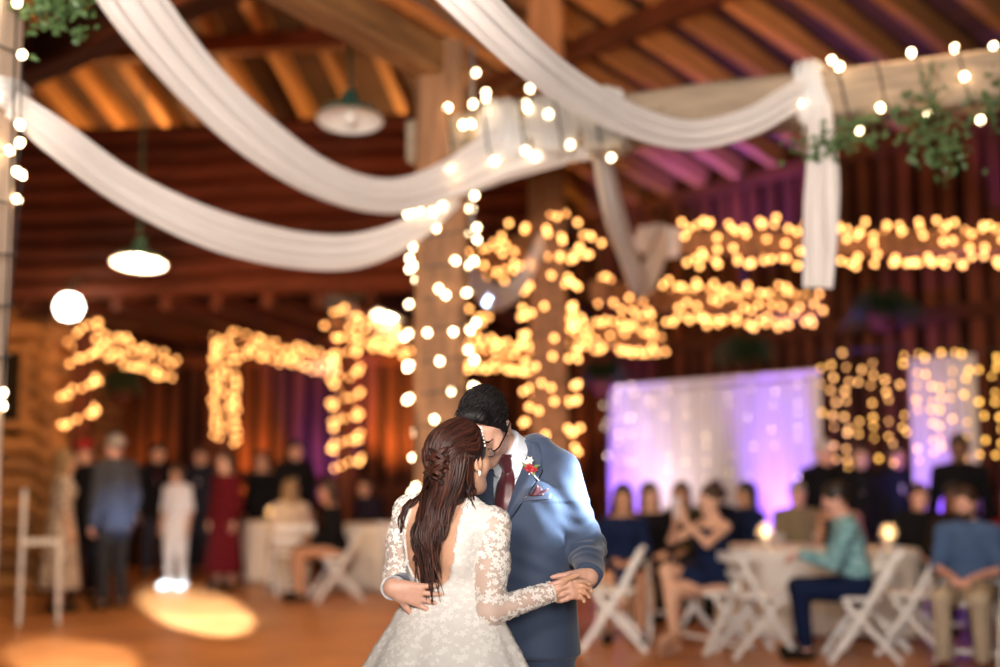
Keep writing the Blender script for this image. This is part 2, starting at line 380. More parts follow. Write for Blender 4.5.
# the further posts and beams that carry amber strings
def far_post(px, Y, ztop, label, seed, wd=0.2):
    p = at(px, 465, Y); timber('timber_post', (p[0], p[1], 0), (p[0], p[1], ztop), wd, wd, M_LOG, label, 'post', G_POST, seed=seed); return p
far_post(80, 14.7, 3.3, 'slim timber post wound with amber bulbs near the honey log wall', 11)
far_post(225, 16.6, 3.3, 'slim timber post wound with amber bulbs behind the woman in dark red', 12)
far_post(346, 16.2, 3.3, 'slim timber post with wide amber spirals beside the lit pendant', 13)

# ------------------------------------------------------------------ string lights
mb = MB(); mb.lathe([(0.001, 0.024), (0.012, 0.021), (0.02, 0.011), (0.021, 0.0), (0.016, -0.013), (0.008, -0.022), (0.001, -0.024)], n=8)
BULB = {'w': mb.mesh('bulb', True), 'a': None, 'y': None}
for k in 'ay': BULB[k] = BULB['w'].copy()
for k, m in (('w', M_BULBW), ('a', M_BULBA), ('y', M_BULBY)): BULB[k].materials.append(m)
def string(label, A, B, r, turns, n, kind='a', jit=0.04, s0=0.0, s1=1.0, scale=1.0, square=True, group='string lights wound on the timbers', extra=()):
    A = np.array(A, float); B = np.array(B, float); x = nrm(B - A)
    y = nrm(np.cross((0, 0, 1) if abs(x[2]) < .9 else (0, 1, 0), x)); z = np.cross(x, y)
    root = tag(empty('string_light', tuple(A)), label, 'string light', group)
    ph = random.uniform(0, 6)
    def pt(t, rr):
        u = ((turns * t + ph) % 1) * 4; sd = int(u); v = (u - sd) * 2 - 1; q = rr * .92
        cy, cz = ((q, q * v), (-q * v, q), (-q, -q * v), (q * v, -q))[sd]
        return (B - A) * t + cy * y + cz * z
    mb = MB(); mb.tube([pt(s0 + (s1 - s0) * i / (turns * 10), r) for i in range(int(turns * 10) + 1)], 0.006, 4)
    for pts in extra: mb.tube([np.array(p) - A for p in pts], 0.005, 4)
    mb.build('cord', M_CORD, root)
    def put(p):
        o = link('bulb', BULB[kind], None, root); o.location = tuple(p); o.scale = (scale,) * 3
        o.rotation_euler = (random.uniform(-.6, .6), random.uniform(-.6, .6), 0)
    for i in range(n):
        t = s0 + (s1 - s0) * (i + 0.5 + random.uniform(-.35, .35)) / n
        put(pt(t, r + 0.02) + np.array([random.uniform(-jit, jit) for _ in range(3)]))
    for pts in extra:
        for p in pts: put(np.array(p) - A)
    return root
Z = lambda px, py, Y: at(px, py, Y)
string('warm white bulbs spiralling the thick post behind the couple', (P1x, P1y, 1.2), (P1x, P1y, 3.3), 0.20, 10, 82, 'w', 0.05)
string('warm white bulbs over the draped end of the pale beam', A0 + V(-.05, -.05, 0), A0 + (A1 - A0) * 0.24, 0.22, 5, 30, 'w', 0.07,
       extra=[[Z(476, 73, 8.2), Z(486, 93, 8.15), Z(490, 112, 8.1), Z(498, 118, 8.1), Z(463, 125, 8.1), Z(471, 124, 8.1), Z(455, 178, 8.1), Z(452, 188, 8.1), Z(412, 211, 8.1), Z(420, 209, 8.1), Z(433, 212, 8.1)]])
string('sparse warm white bulbs on the pale beam beside the ivy', A0 + (A1 - A0) * 0.48, A0 + (A1 - A0) * 0.70, 0.19, 5, 15, 'w', 0.03)
string('dark cord wound in wide bands on the pale beam over the ivy', A0 + (A1 - A0) * 0.70, A0 + (A1 - A0) * 0.92, 0.185, 4, 0, 'w', 0.02)
string('few warm white bulbs and dark cord on the pale wrapped post', (P0c[0], P0c[1], 1.5), (P0c[0], P0c[1], 3.8), 0.21, 9, 15, 'w', 0.03, extra=[[Z(22, 55, 5.85), Z(20, 125, 5.85), Z(20, 143, 5.85), Z(17, 172, 5.85), Z(22, 175, 5.85), Z(3, 393, 5.85), Z(17, 3, 5.9)]])
string('amber bulbs wound on the post that rises to the roof', (P2[0], P2[1], 1.55), (P2[0], P2[1], 3.55), 0.21, 9, 100, 'a', 0.06)
string('cluster of amber bulbs at the collar of that rising post', (P2[0] - .05, P2[1] - .1, 3.15), (P2[0] + .3, P2[1] - .1, 3.62), 0.2, 3, 22, 'a', 0.09)
def lit_beam(a, Ya, b, Yb, label, n, turns, blabel, r=0.15, kind='a', wd=0.2):
    A = at(*a, Ya); B = at(*b, Yb)
    timber('timber_beam', A, B, wd, wd, M_POST, blabel, 'beam', G_BEAM, seed=n)
    string(label, A, B, r, turns, n, kind, 0.045)
lit_beam((676, 243), 11.0, (1015, 244), 11.0, 'long amber string in zigzags along the beam above the guests', 150, 22, 'level beam carrying the long amber zigzag string', 0.16)
lit_beam((660, 301), 12.0, (814, 309), 12.8, 'amber string on the beam between the hanging fern and drape tail', 92, 15, 'beam between the drape tail and the hanging fern', 0.15)
lit_beam((562, 331), 13.0, (658, 342), 14.0, 'dense amber string ending just before the white backdrop', 78, 13, 'short beam behind the rising post towards the backdrop', 0.13)
lit_beam((598, 290), 12.0, (650, 303), 12.8, 'short amber string behind the hanging white drape', 18, 4, 'short beam behind the hanging white drape', 0.12)
lit_beam((464, 272), 12.4, (540, 240), 10.9, 'amber string rising towards the collar of the rising post', 50, 8, 'beam joining the spiralled post row and the rising post', 0.15)
lit_beam((465, 355), 14.0, (535, 356), 14.2, 'dense amber string level behind the couple', 62, 11, 'level far beam behind the couple', 0.14)
lit_beam((335, 322), 13.6, (412, 345), 15.4, 'dense amber string from the loft pendant towards the spiralled post', 66, 12, 'beam under the loft near the pendant', 0.105, wd=.15)
lit_beam((240, 342), 16.6, (337, 366), 17.8, 'dense amber string on the beam between the two slim posts', 84, 15, 'beam between the two slim amber posts', 0.105, wd=.15)
lit_beam((86, 338), 14.7, (170, 368), 16.6, 'dense amber string running off the slim post by the log wall', 72, 13, 'beam off the slim post by the log wall', 0.105, wd=.15)
def post_string(px, Y, y0, y1, n, turns, label, r=0.17):
    a = at(px, y1, Y); b = at(px, y0, Y); string(label, (a[0], Y, a[2]), (b[0], Y, b[2]), r, turns, n, 'a', 0.03)
post_string(80, 14.7, 312, 428, 60, 4, 'amber spiral on the slim post near the honey log wall', 0.15)
post_string(225, 16.6, 318, 442, 105, 17, 'dense amber wrap on the slim post behind the woman in dark red', 0.12)
post_string(346, 16.2, 346, 468, 84, 5.5, 'wide amber spiral on the slim post beside the pendant', 0.16)
post_string(478, 13.2, 300, 330, 10, 2, 'small amber cluster behind the spiralled post', 0.12)

# ------------------------------------------------------------------ white drapes
M_SHEER = mat('sheer_white_cloth', (0.93, 0.87, 0.83), 0.8, transl=0.3, transp=0.12, var=0.05, vscale=4)
M_CLOTH = mat('white_cloth', (0.85, 0.83, 0.81), 0.8, transl=0.25)
def spline(P, m):
    P = np.asarray(P, float); n = len(P); Q = np.vstack([2 * P[0] - P[1], P, 2 * P[-1] - P[-2]]); out = []
    for t in np.linspace(0, n - 1 - 1e-6, m):
        i = int(t); u = t - i; p0, p1, p2, p3 = Q[i], Q[i + 1], Q[i + 2], Q[i + 3]
        out.append(0.5 * ((2 * p1) + (-p0 + p2) * u + (2 * p0 - 5 * p1 + 4 * p2 - p3) * u * u + (-p0 + 3 * p1 - 3 * p2 + p3) * u ** 3))
    return np.array(out)
def drape(label, pts, widths, parent=None, layers=3, folds=3.0, depth=0.35, m=None, M_=44, K=28, seed=0, side=None, name='draped_fabric', group='white drapes hung between the timbers'):
    r = random.Random(seed)
    C = spline(pts, M_); W = spline(np.array([[w_, 0, 0] for w_ in widths]), M_)[:, 0]
    T = np.gradient(C, axis=0); T /= np.linalg.norm(T, axis=1)[:, None]
    root = parent or tag(empty(name, tuple(C[0])), label, 'drape', group)
    o0 = C[0] if parent is None else V(0, 0, 0)
    hd = side if side is not None else nrm(np.cross((0, 0, 1), C[-1] - C[0]))
    for l in range(layers):
        ph = r.uniform(0, 6); f1 = folds * r.uniform(.8, 1.25); off = (l - (layers - 1) / 2) / max(1, layers)
        vs = []
        for i in range(M_):
            S = nrm(hd - T[i] * np.dot(hd, T[i])); Nn = np.cross(T[i], S)
            for k in range(K):
                u = k / (K - 1) * 2 - 1
                wv = math.sin(u * PI * f1 + ph + 0.9 * math.sin(i * 0.11 + l)) + 0.4 * math.sin(u * PI * f1 * 2.3 + ph * 2 + i * .05)
                edge = math.sqrt(max(0, 1 - u * u))
                n_ = W[i] * 0.5 * (u * (1 - 0.12 * abs(off)) + 0.05 * math.sin(i * .2 + l * 2 + u * 2))
                s_ = W[i] * depth * (0.32 * wv * (0.4 + 0.6 * edge) + off * edge)
                vs.append(C[i] + Nn * n_ + S * s_ - o0)
        fs = [(i * K + k, i * K + k + 1, (i + 1) * K + k + 1, (i + 1) * K + k) for i in range(M_ - 1) for k in range(K - 1)]
        link('fabric_layer', mkmesh('fabric_layer', vs, fs, True), m or M_SHEER, root)
    return root
def pxs(L): return [at(*q) for q in L]
drape('white drape falling from overhead and sweeping up onto the lit beam end', pxs([(95, -75, 5.6), (133, 0, 5.9), (195, 78, 6.4), (262, 140, 6.9), (330, 182, 7.4), (392, 196, 7.8), (450, 180, 8.05), (505, 153, 8.1), (560, 138, 8.05), (592, 140, 8.0)]),
      [.36, .34, .32, .30, .24, .22, .26, .36, .36, .30], seed=1, layers=4)
wr = drape('white drape from the wrapped post sagging to the spiralled post', pxs([(12, 104, 5.95), (60, 140, 6.2), (130, 190, 6.7), (215, 230, 7.2), (300, 250, 7.7), (360, 250, 8.0), (415, 228, 8.15), (455, 195, 8.2)]),
      [.14, .20, .22, .24, .23, .22, .18, .16], seed=2)
drape('white drape swooping from overhead to its knot on the pale ivy beam', pxs([(405, -70, 5.0), (462, -8, 5.2), (520, 48, 5.6), (575, 90, 6.1), (635, 122, 6.6), (690, 135, 6.95), (745, 124, 7.15), (790, 100, 7.25), (822, 84, 7.28)]),
      [.26, .24, .23, .21, .19, .17, .17, .18, .16], seed=3, layers=4)
def wrap(parent, c, ax, hw, hh, wid, seed):
    "fabric bound round a timber: a few lumpy bands"
    r = random.Random(seed); ax = nrm(ax); y = nrm(np.cross((0, 0, 1) if abs(ax[2]) < .9 else (0, 1, 0), ax)); z = np.cross(ax, y); vs = []; n = 30; m = 12
    for i in range(n):
        a = 2 * PI * i / n; ca, sa = math.cos(a), math.sin(a); q = 1 / max(abs(ca), abs(sa)) ** .75
        for k in range(m):
            t = k / (m - 1) * 2 - 1; bul = 0.035 * math.sqrt(max(0, 1 - t * t)) * (1 + .5 * math.sin(k * 2.1 + a * 2)) + 0.012
            vs.append(c + ax * (t * wid / 2 * (1 + .12 * math.sin(a * 3 + seed)) + .02 * math.sin(a * 2)) + y * ca * q * (hw + bul) + z * sa * q * (hh + bul))
    fs = [(i * m + k, i * m + k + 1, ((i + 1) % n) * m + k + 1, ((i + 1) % n) * m + k) for i in range(n) for k in range(m - 1)]
    o0 = np.array(parent.location) if parent else 0
    return link('fabric_wrap', mkmesh('fabric_wrap', [v - o0 for v in vs], fs, True), M_CLOTH, parent)
tA = 0.715 / 1.45; kn = A0 + (A1 - A0) * tA
kr = tag(empty('knotted_drape', tuple(kn)), 'white drape tail knotted round the pale ivy beam and hanging down', 'drape', 'white drapes hung between the timbers')
wrap(kr, kn, A1 - A0, 0.155, 0.165, 0.18, 3)
ft = kn + V(-.02, -.2, -.1)
drape('', [ft - kn, ft - kn + V(0, 0, -.35), ft - kn + V(-.01, .02, -.7), ft - kn + V(-.04, .02, -1.08)], [.13, .18, .20, .17], kr, 3, 2.2, .3, seed=5, side=V(0.3, 1, 0))
pr = tag(empty('fabric_collar', (P0c[0], P0c[1], 3.2)), 'white fabric bound round the pale post', 'drape', 'white drapes hung between the timbers')
pz = at(10, 85, 5.87)[2]; pr.location = (P0c[0], P0c[1], pz)
wrap(pr, V(P0c[0], P0c[1], pz), V(0, 0, 1), 0.195, 0.195, 0.17, 1)
e = A0 + (A1 - A0) * 0.27
wr2 = tag(empty('fabric_collar', tuple(e)), 'sheer fabric bound round the bulb-lit end of the pale beam', 'drape', 'white drapes hung between the timbers')
drape('white sheer swag hanging from the pale beam behind the rising bulbs', pxs([(598, 140, 8.1), (610, 195, 8.5), (624, 245, 9.2), (640, 283, 10.0), (655, 262, 10.6), (664, 232, 11.0)]), [.20, .26, .28, .28, .26, .2], seed=6)
drape('small white swag between the spiralled post and the rising post', pxs([(452, 230, 8.5), (470, 275, 9.2), (495, 297, 9.9), (520, 283, 10.5), (545, 235, 10.9)]), [.18, .2, .2, .2, .16], seed=7)
drape('sheer white wrap gathered where the long amber string starts', pxs([(636, 236, 11.0), (655, 241, 10.95), (680, 243, 10.9)]), [.2, .3, .26], seed=8, side=V(0, 1, 0))
for k, s_ in enumerate((0.10, 0.17, 0.235)):
    wrap(wr2, A0 + (A1 - A0) * s_, A1 - A0, 0.15, 0.16, 0.32, 10 + k)

# ------------------------------------------------------------------ pendants
M_ENAM = mat('green_enamel', (0.03, 0.09, 0.07), 0.35); M_ENW = mat('white_enamel', (0.85, 0.84, 0.80), 0.4)
def pendant(px, py, Y, d, lit, label, top):
    p = at(px, py, Y); root = tag(empty('barn_pendant', tuple(p)), label, 'lamp', 'barn pendants'); r = d / 2
    mb = MB(); mb.lathe([(r, -.02), (r, 0), (r * .82, .05), (r * .45, .085), (.07, .11), (.06, .2), (.03, .24), (0.001, .25)], n=28); mb.build('shade', M_ENAM, root, True)
    mb = MB(); mb.lathe([(r * .985, -.018), (r * .8, .035), (r * .42, .07), (.06, .09), (.001, .092)], n=28); mb.build('shade_lining', M_ENW, root, True)
    mb = MB(); mb.lathe([(.001, -.06), (.035, -.05), (.05, -.01), (.04, .04), (.022, .08), (.001, .09)], n=14)
    mb.build('bulb', mat('pendant_bulb', (1, .95, .85), .3, emit=(1, .85, .6), estr=45) if lit else M_ENW, root, True)
    mb = MB(); mb.tube([(0, 0, .24), (0, 0, top - p[2])], 0.012, 6); mb.build('stem', M_ENAM, root)
    for c_ in root.children:
        if c_.name.split('.')[0] != 'stem': c_.rotation_euler = (-.16, 0, 0)
    if lit: lamp('pendant_glow', 'POINT', (p[0], p[1], p[2] - .085), None, lit, (1, .75, .45), .06)
pendant(350, 118, 9.4, .52, 0, 'unlit green barn pendant with white underside by the spiralled post', 7.0)
pendant(139, 262, 11.6, .50, 45, 'lit barn pendant glowing in front of the log loft', 7.2)
pendant(392, 314, 14.6, .46, 25, 'barn pendant under the loft above the dense amber string', 3.3)
p = at(69, 307, 13.4); root = tag(empty('wall_lantern', tuple(p)), 'round bright lantern beside the slim amber post', 'lamp')
mb = MB(); mb.lathe([(.001, -.14), (.1, -.11), (.145, 0), (.105, .1), (.05, .13), (.001, .132)], n=18); mb.build('globe', mat('lantern_globe', (1, .9, .8), .3, emit=(1, .86, .7), estr=14), root, True)
mb = MB(); mb.tube([(0, 0, .11), (0, .02, .25), (0, .25, .32), (0, .5, .3)], .014, 6); mb.tube([(0, 0, .1), (0, 0, .14)], .05, 10); mb.build('bracket', M_ENAM, root)

# ------------------------------------------------------------------ greenery
def leafmesh(mb, c, d, up, l, wd):
    d = nrm(d); s = nrm(np.cross(d, up)); n = np.cross(s, d)
    mb.add([c, c + d * l * .35 + s * wd, c + d * l - n * l * .15, c + d * l * .35 - s * wd, c + d * l * .45 + n * l * .1], [(0, 1, 4), (1, 2, 4), (2, 3, 4), (3, 0, 4)])
def ivy(label, pts, n, spread, leaf=0.055, seed=0):
    r = np.random.default_rng(seed); C = spline(pts, 60); root = tag(empty('ivy_garland', tuple(C[0])), label, 'garland', 'ivy garlands on the beams')
    mb = MB(); mb.tube(C - C[0], 0.007, 5); mb.build('stem', M_LEAF, root)
    mb = MB()
    for i in range(n):
        c = C[r.integers(60)] - C[0] + r.normal(0, spread, 3) * V(1, 1, 1.1)
        leafmesh(mb, c, r.normal(0, 1, 3) + V(0, -.4, -.6), V(0, -.8, .6), leaf * r.uniform(.6, 1.3), leaf * .38)
    tag(mb.build('leaves', M_LEAF, root), kind='stuff')
ivy('ivy garland trailing under the pale beam beside the knotted drape', pxs([(800, 150, 7.2), (830, 140, 7.15), (850, 128, 7.1), (870, 122, 7.1)]), 130, .055, seed=1)
ivy('thick ivy garland below the pale beam over the far guests', pxs([(905, 118, 6.9), (925, 125, 6.9), (945, 145, 6.9), (948, 155, 6.95)]), 170, .075, seed=2)
ivy('ivy tendril climbing the face of the pale beam', pxs([(932, 60, 6.85), (930, 78, 6.82), (928, 98, 6.82), (938, 108, 6.85)]), 28, .03, 0.04, seed=3)
ivy('ivy hanging from the outer length of the pale beam', pxs([(985, 100, 6.75), (1005, 105, 6.7), (1030, 110, 6.65)]), 90, .07, seed=4)
ivy('ivy garland on the beam above the pale wrapped post', pxs([(20, -15, 6.0), (45, 5, 6.0), (65, 8, 6.0), (95, -12, 5.9)]), 200, .07, seed=5)
ivy('ivy sprig on the pale beam behind the swooping drape', pxs([(660, 112, 7.75), (675, 108, 7.7), (690, 104, 7.7)]), 30, .04, 0.04, seed=6)
def fern(px, py, Y, rad, label, seed, top):
    r = np.random.default_rng(seed); p = at(px, py, Y); root = tag(empty('hanging_fern', tuple(p)), label, 'fern', 'hanging ferns')
    mb = MB()
    for i in range(90):
        a = r.uniform(0, 2 * PI); R_ = rad * r.uniform(.55, 1.1); h = r.uniform(.02, .3)
        base = V(0, 0, .0); dirn = V(math.cos(a), math.sin(a), 0); q = [base + dirn * R_ * t + V(0, 0, h * math.sin(t * 2.2) - .55 * R_ * t * t) for t in np.linspace(0, 1, 9)]
        for j in range(1, 9):
            sd = np.cross(dirn, (0, 0, 1)); l = .09 * (1 - .7 * j / 9)
            for sg in (-1, 1): leafmesh(mb, q[j], sd * sg + dirn * .5, V(0, 0, 1), l, l * .25)
            mb.bar(q[j - 1], q[j], .012, .006)
    tag(mb.build('fronds', M_FERN, root), kind='stuff')
    mb = MB(); mb.lathe([(.001, -.2), (.1, -.19), (.16, -.05), (.17, 0), (.15, 0), (.001, -.03)], n=14); mb.build('basket', M_LOG, root)
    mb = MB()
    for k in range(3): mb.tube([(.16 * math.cos(k * 2.1), .16 * math.sin(k * 2.1), 0), (0, 0, .6)], .005, 4)
    mb.tube([(0, 0, .6), (0, 0, top - p[2])], .005, 4); mb.build('hanger', M_CORD, root)
fern(883, 312, 12.6, .40, 'large hanging fern over the fairy light curtain', 1, 5.2)
fern(745, 356, 14.2, .34, 'hanging fern above the top edge of the white backdrop', 2, 5.2)
fern(602, 378, 15.2, .30, 'hanging fern at the side of the white backdrop by the bulbs', 3, 5.2)
fern(122, 389, 16.4, .26, 'small hanging fern near the honey log wall', 4, 3.3)
# ------------------------------------------------------------------ backdrop curtain and fairy light curtain on the angled wall
def wl(s, d, z): q = E0 + DR * s + NR * d; return V(q[0], q[1], z)
def s_of(px, d):
    k = (px - 500) / FPX; q = E0 + NR * d   # (q0 + DR0 s) = k (q1 + DR1 s)
    return (k * q[1] - q[0]) / (DR[0] - k * DR[1])
BD = 0.9
M_BACK = mat('backdrop_voile', (0.80, 0.78, 0.80), 0.85, transl=0.3)
back = tag(empty('backdrop_curtain', tuple(wl(s_of(710, BD), BD, 0))), 'gathered white voile backdrop washed violet at its sides', 'curtain')
o0 = np.array(back.location)
sa, sb = s_of(612, BD), s_of(812, BD); npan = 8
topz = 2.42
for i in range(npan):
    a = sa + (sb - sa) * i / npan; b = sa + (sb - sa) * (i + 1) / npan + .03; K = 40
    vs = []
    for zi in range(7):
        z = topz * (1 - zi / 6) + .02
        for k in range(K):
            u = k / (K - 1); amp = .05 * (1 - .3 * math.cos(zi)); 
            vs.append(wl(a + (b - a) * u, BD + amp * math.sin(u * 2 * PI * 4.5 + i) + .02 * math.sin(u * 23 + zi * .6), z) - o0)
    link('panel', mkmesh('panel', vs, [(j * K + k, j * K + k + 1, (j + 1) * K + k + 1, (j + 1) * K + k) for j in range(6) for k in range(K - 1)], True), M_BACK, back)
mb = MB(); mb.tube([wl(sa - .1, BD, topz + .02) - o0, wl(sb + .1, BD, topz + .02) - o0], .022, 8)
for s_ in (sa, sb): mb.tube([wl(s_, BD - .1, 0) - o0, wl(s_, BD - .1, topz + .02) - o0], .022, 8)
mb.build('pipe_stand', M_WHITE, back)
pan2 = tag(empty('violet_curtain', tuple(wl(s_of(942, .8), .8, 0))), 'narrow voile panel lit violet behind the fairy lights', 'curtain')
o0 = np.array(pan2.location); a, b = s_of(912, .8), s_of(974, .8); K = 50
for q in range(2):
    aa, bb = a + (b - a) * q / 2, a + (b - a) * (q + 1) / 2 + .02
    vs = [wl(aa + (bb - aa) * k / (K - 1), .8 + .05 * math.sin(k / (K - 1) * 2 * PI * 4), z) - o0 for z in (2.5, 1.3, .02) for k in range(K)]
    link('panel', mkmesh('panel', vs, [(j * K + k, j * K + k + 1, (j + 1) * K + k + 1, (j + 1) * K + k) for j in range(2) for k in range(K - 1)], True), M_BACK, pan2)
# fairy light curtain: thin strands with small yellow bulbs
def fairy(label, px0, px1, d, ytop, ybot, nst, nb, seed, kind='y', sc=0.8):
    r = random.Random(seed); s0, s1 = s_of(px0, d), s_of(px1, d); base = wl((s0 + s1) / 2, d, 0); root = tag(empty('light_curtain', tuple(base)), label, 'string light', 'fairy light curtains')
    Yb = wl((s0 + s1) / 2, d, 0)[1]; zt = at(900, ytop, Yb)[2]; zb = at(900, ybot, Yb)[2]; mb = MB()
    mb.tube([wl(s0, d, zt) - base, wl(s1, d, zt) - base], .008, 5)
    for i in range(nst):
        s_ = s0 + (s1 - s0) * (i + .5) / nst
        mb.tube([wl(s_, d, zt) - base, wl(s_, d, zb) - base], .003, 3)
        for k in range(nb):
            if r.random() < .3: continue
            o = link('bulb', BULB[kind], None, root); o.location = tuple(wl(s_ + r.uniform(-.04, .04), d + .02, zt - (zt - zb) * (k + r.uniform(.1, .9)) / nb) - base); o.scale = (sc * r.uniform(.7, 1.2),) * 3
    mb.build('wires', M_CORD, root)
fairy('yellow fairy light curtain between the backdrop and violet panel', 815, 912, .75, 350, 478, 7, 11, 1)
fairy('fairy light strands hanging over the violet panel', 912, 975, .95, 350, 470, 5, 9, 2)
fairy('outermost fairy light strands beyond the violet panel', 975, 1020, .8, 350, 470, 3, 10, 3)
fairy('faint fairy lights shining through the backdrop side edges', 600, 640, 1.02, 380, 470, 3, 8, 4, 'w', .45)
fairy('fairy lights over the middle of the white backdrop', 640, 810, 1.05, 385, 480, 8, 7, 5, 'w', .3)
# backdrop uplights
for px, e, c in ((618, 420, PURPLE), (640, 260, PURPLE), (675, 230, (1, .76, .80)), (710, 270, (1, .78, .78)), (742, 210, (.97, .72, .85)), (785, 400, PURPLE), (803, 420, PURPLE), (925, 330, PURPLE), (943, 330, PURPLE), (961, 330, PURPLE), (870, 25, AMBER)):
    s_ = s_of(px, BD); wh = c[0] > .9 and px < 800; p = wl(s_, BD + (1.1 if wh else .5), .12); q = wl(s_, BD, 2.1 if wh else 1.7)
    if px > 900: s_ = s_of(px, 1.0); p = wl(s_, 1.06, .1); q = wl(s_, .84, 1.5)
    lamp('backdrop_uplight', 'SPOT', tuple(p), tuple(q), e, c, .06, 62, .9)

# ------------------------------------------------------------------ chairs and tables
def chair_proto():
    root = empty('folding_chair'); W2 = .215
    for sg in (-1, 1):
        mb = MB(); mb.bar((sg * W2, .25, 0), (sg * W2, -.05, .45), .026, .042, (0, 1, .5)); mb.bar((sg * W2, -.05, .45), (sg * W2, -.235, .80), .026, .042, (0, 1, .5)); mb.build('long_leg', M_WHITE, root)
        mb = MB(); mb.bar((sg * (W2 - .03), -.27, 0), (sg * (W2 - .03), .13, .44), .026, .038, (0, 1, .5)); mb.build('leg', M_WHITE, root)
    mb = MB(); vs = []
    for (z, sc_) in ((.445, .97), (.475, 1), (.48, .94)):
        for k in range(20):
            a = 2 * PI * k / 20; q = 1 / (abs(math.cos(a)) ** 4 + abs(math.sin(a)) ** 4) ** .25
            vs.append(V(.20 * sc_ * q * math.cos(a), .01 + .195 * sc_ * q * math.sin(a), z))
    mb.add(vs, [(j * 20 + k, j * 20 + (k + 1) % 20, (j + 1) * 20 + (k + 1) % 20, (j + 1) * 20 + k) for j in range(2) for k in range(20)] + [tuple(range(20))[::-1], tuple(40 + k for k in range(20))]); mb.build('seat', M_WHITE, root)
    for (z, h) in ((.755, .075), (.62, .06)):
        t = (z - .45) / .35; y = -.05 - .185 * t; mb = MB()
        for k in range(6):
            x0, x1 = -W2 + 2 * W2 * k / 6, -W2 + 2 * W2 * (k + 1) / 6; c = lambda x: y - .025 * (1 - (x / W2) ** 2)
            mb.bar((x0, c(x0), z), (x1, c(x1), z), .016, h)
        mb.build('back_slat', M_WHITE, root)
    for y_, z_ in ((.17, .12), (-.2, .08)): mb = MB(); mb.bar((-W2, y_, z_), (W2, y_, z_), .025, .025); mb.build('stretcher', M_WHITE, root)
    return root
CH = chair_proto(); used = [False]
def dup(root, name=None):
    r = root.copy(); COL.objects.link(r)
    for ch in list(root.children):
        c = ch.copy(); COL.objects.link(c); c.parent = r
    return r
def chair(x, y, face, label):
    o = CH if not used[0] else dup(CH); used[0] = True
    o.location = (x, y, 0); o.rotation_euler = (0, 0, face); tag(o, label, 'chair', 'white folding chairs'); return o
M_TCLOTH = mat('table_cloth', (0.78, 0.72, 0.64), 0.8, transl=.1)
def table(px, Y, R_, label, cream=False, h=.75):
    p = at(px, 500, Y); root = tag(empty('banquet_table', (p[0], p[1], 0)), label, 'table', 'round tables under cloths')
    n = 72; vs = [V(0, 0, h)]; ring = []
    prof = [(.55, h, 0), (.97, h, 0), (1.0, h - .012, 0), (1.01, h - .12, .02), (1.03, h - .4, .05), (1.05, .03, .08)]
    for (q, z, am) in prof:
        for k in range(n):
            a = 2 * PI * k / n; rr = R_ * (q + am * math.sin(a * 11 + math.sin(a * 3))); vs.append(V(rr * math.cos(a), rr * math.sin(a), z))
    fs = [(0, 1 + k, 1 + (k + 1) % n) for k in range(n)] + [(1 + j * n + k, 1 + (j + 1) * n + k, 1 + (j + 1) * n + (k + 1) % n, 1 + j * n + (k + 1) % n) for j in range(len(prof) - 1) for k in range(n)]
    link('tablecloth', mkmesh('tablecloth', vs, fs, True), M_TCLOTH if cream else M_CLOTH, root)
    mb = MB(); mb.lathe([(.001, h - .03), (R_ * .96, h - .03), (R_ * .96, h - .008), (.001, h - .008)], n=36); mb.build('table_top', M_POST, root)
    mb = MB(); mb.tube([(0, 0, 0), (0, 0, h - .03)], .05, 10); mb.lathe([(.3, 0), (.3, .03), (.05, .06)], n=20); mb.build('pedestal', M_DARK, root)
    return p
def candle(px, py, Y, label, h=.75):
    p = at(px, py, Y); root = tag(empty('candle_globe', (p[0], p[1], h)), label, 'candle', 'candle globes on the tables')
    mb = MB(); mb.lathe([(.001, 0), (.05, .002), (.05, .012), (.02, .02), (.035, .05), (.07, .1), (.075, .14), (.05, .19), (.045, .2)], n=18)
    mb.build('glass_globe', mat('candle_glass', (.95, .9, .85), .05, transp=.7), root, True)
    mb = MB(); mb.lathe([(.001, .03), (.03, .03), (.03, .10), (.001, .1)], n=12); mb.build('candle', M_WHITE, root)
    mb = MB(); mb.lathe([(.001, .1), (.014, .115), (.016, .13), (.008, .155), (.001, .175)], n=8); mb.build('flame', mat('flame', (1, .6, .2), .5, emit=(1, .55, .15), estr=14), root, True)
    lamp('candle_light', 'POINT', (p[0], p[1] - .03, h + .22), None, 1.5, (1, .6, .25), .03)
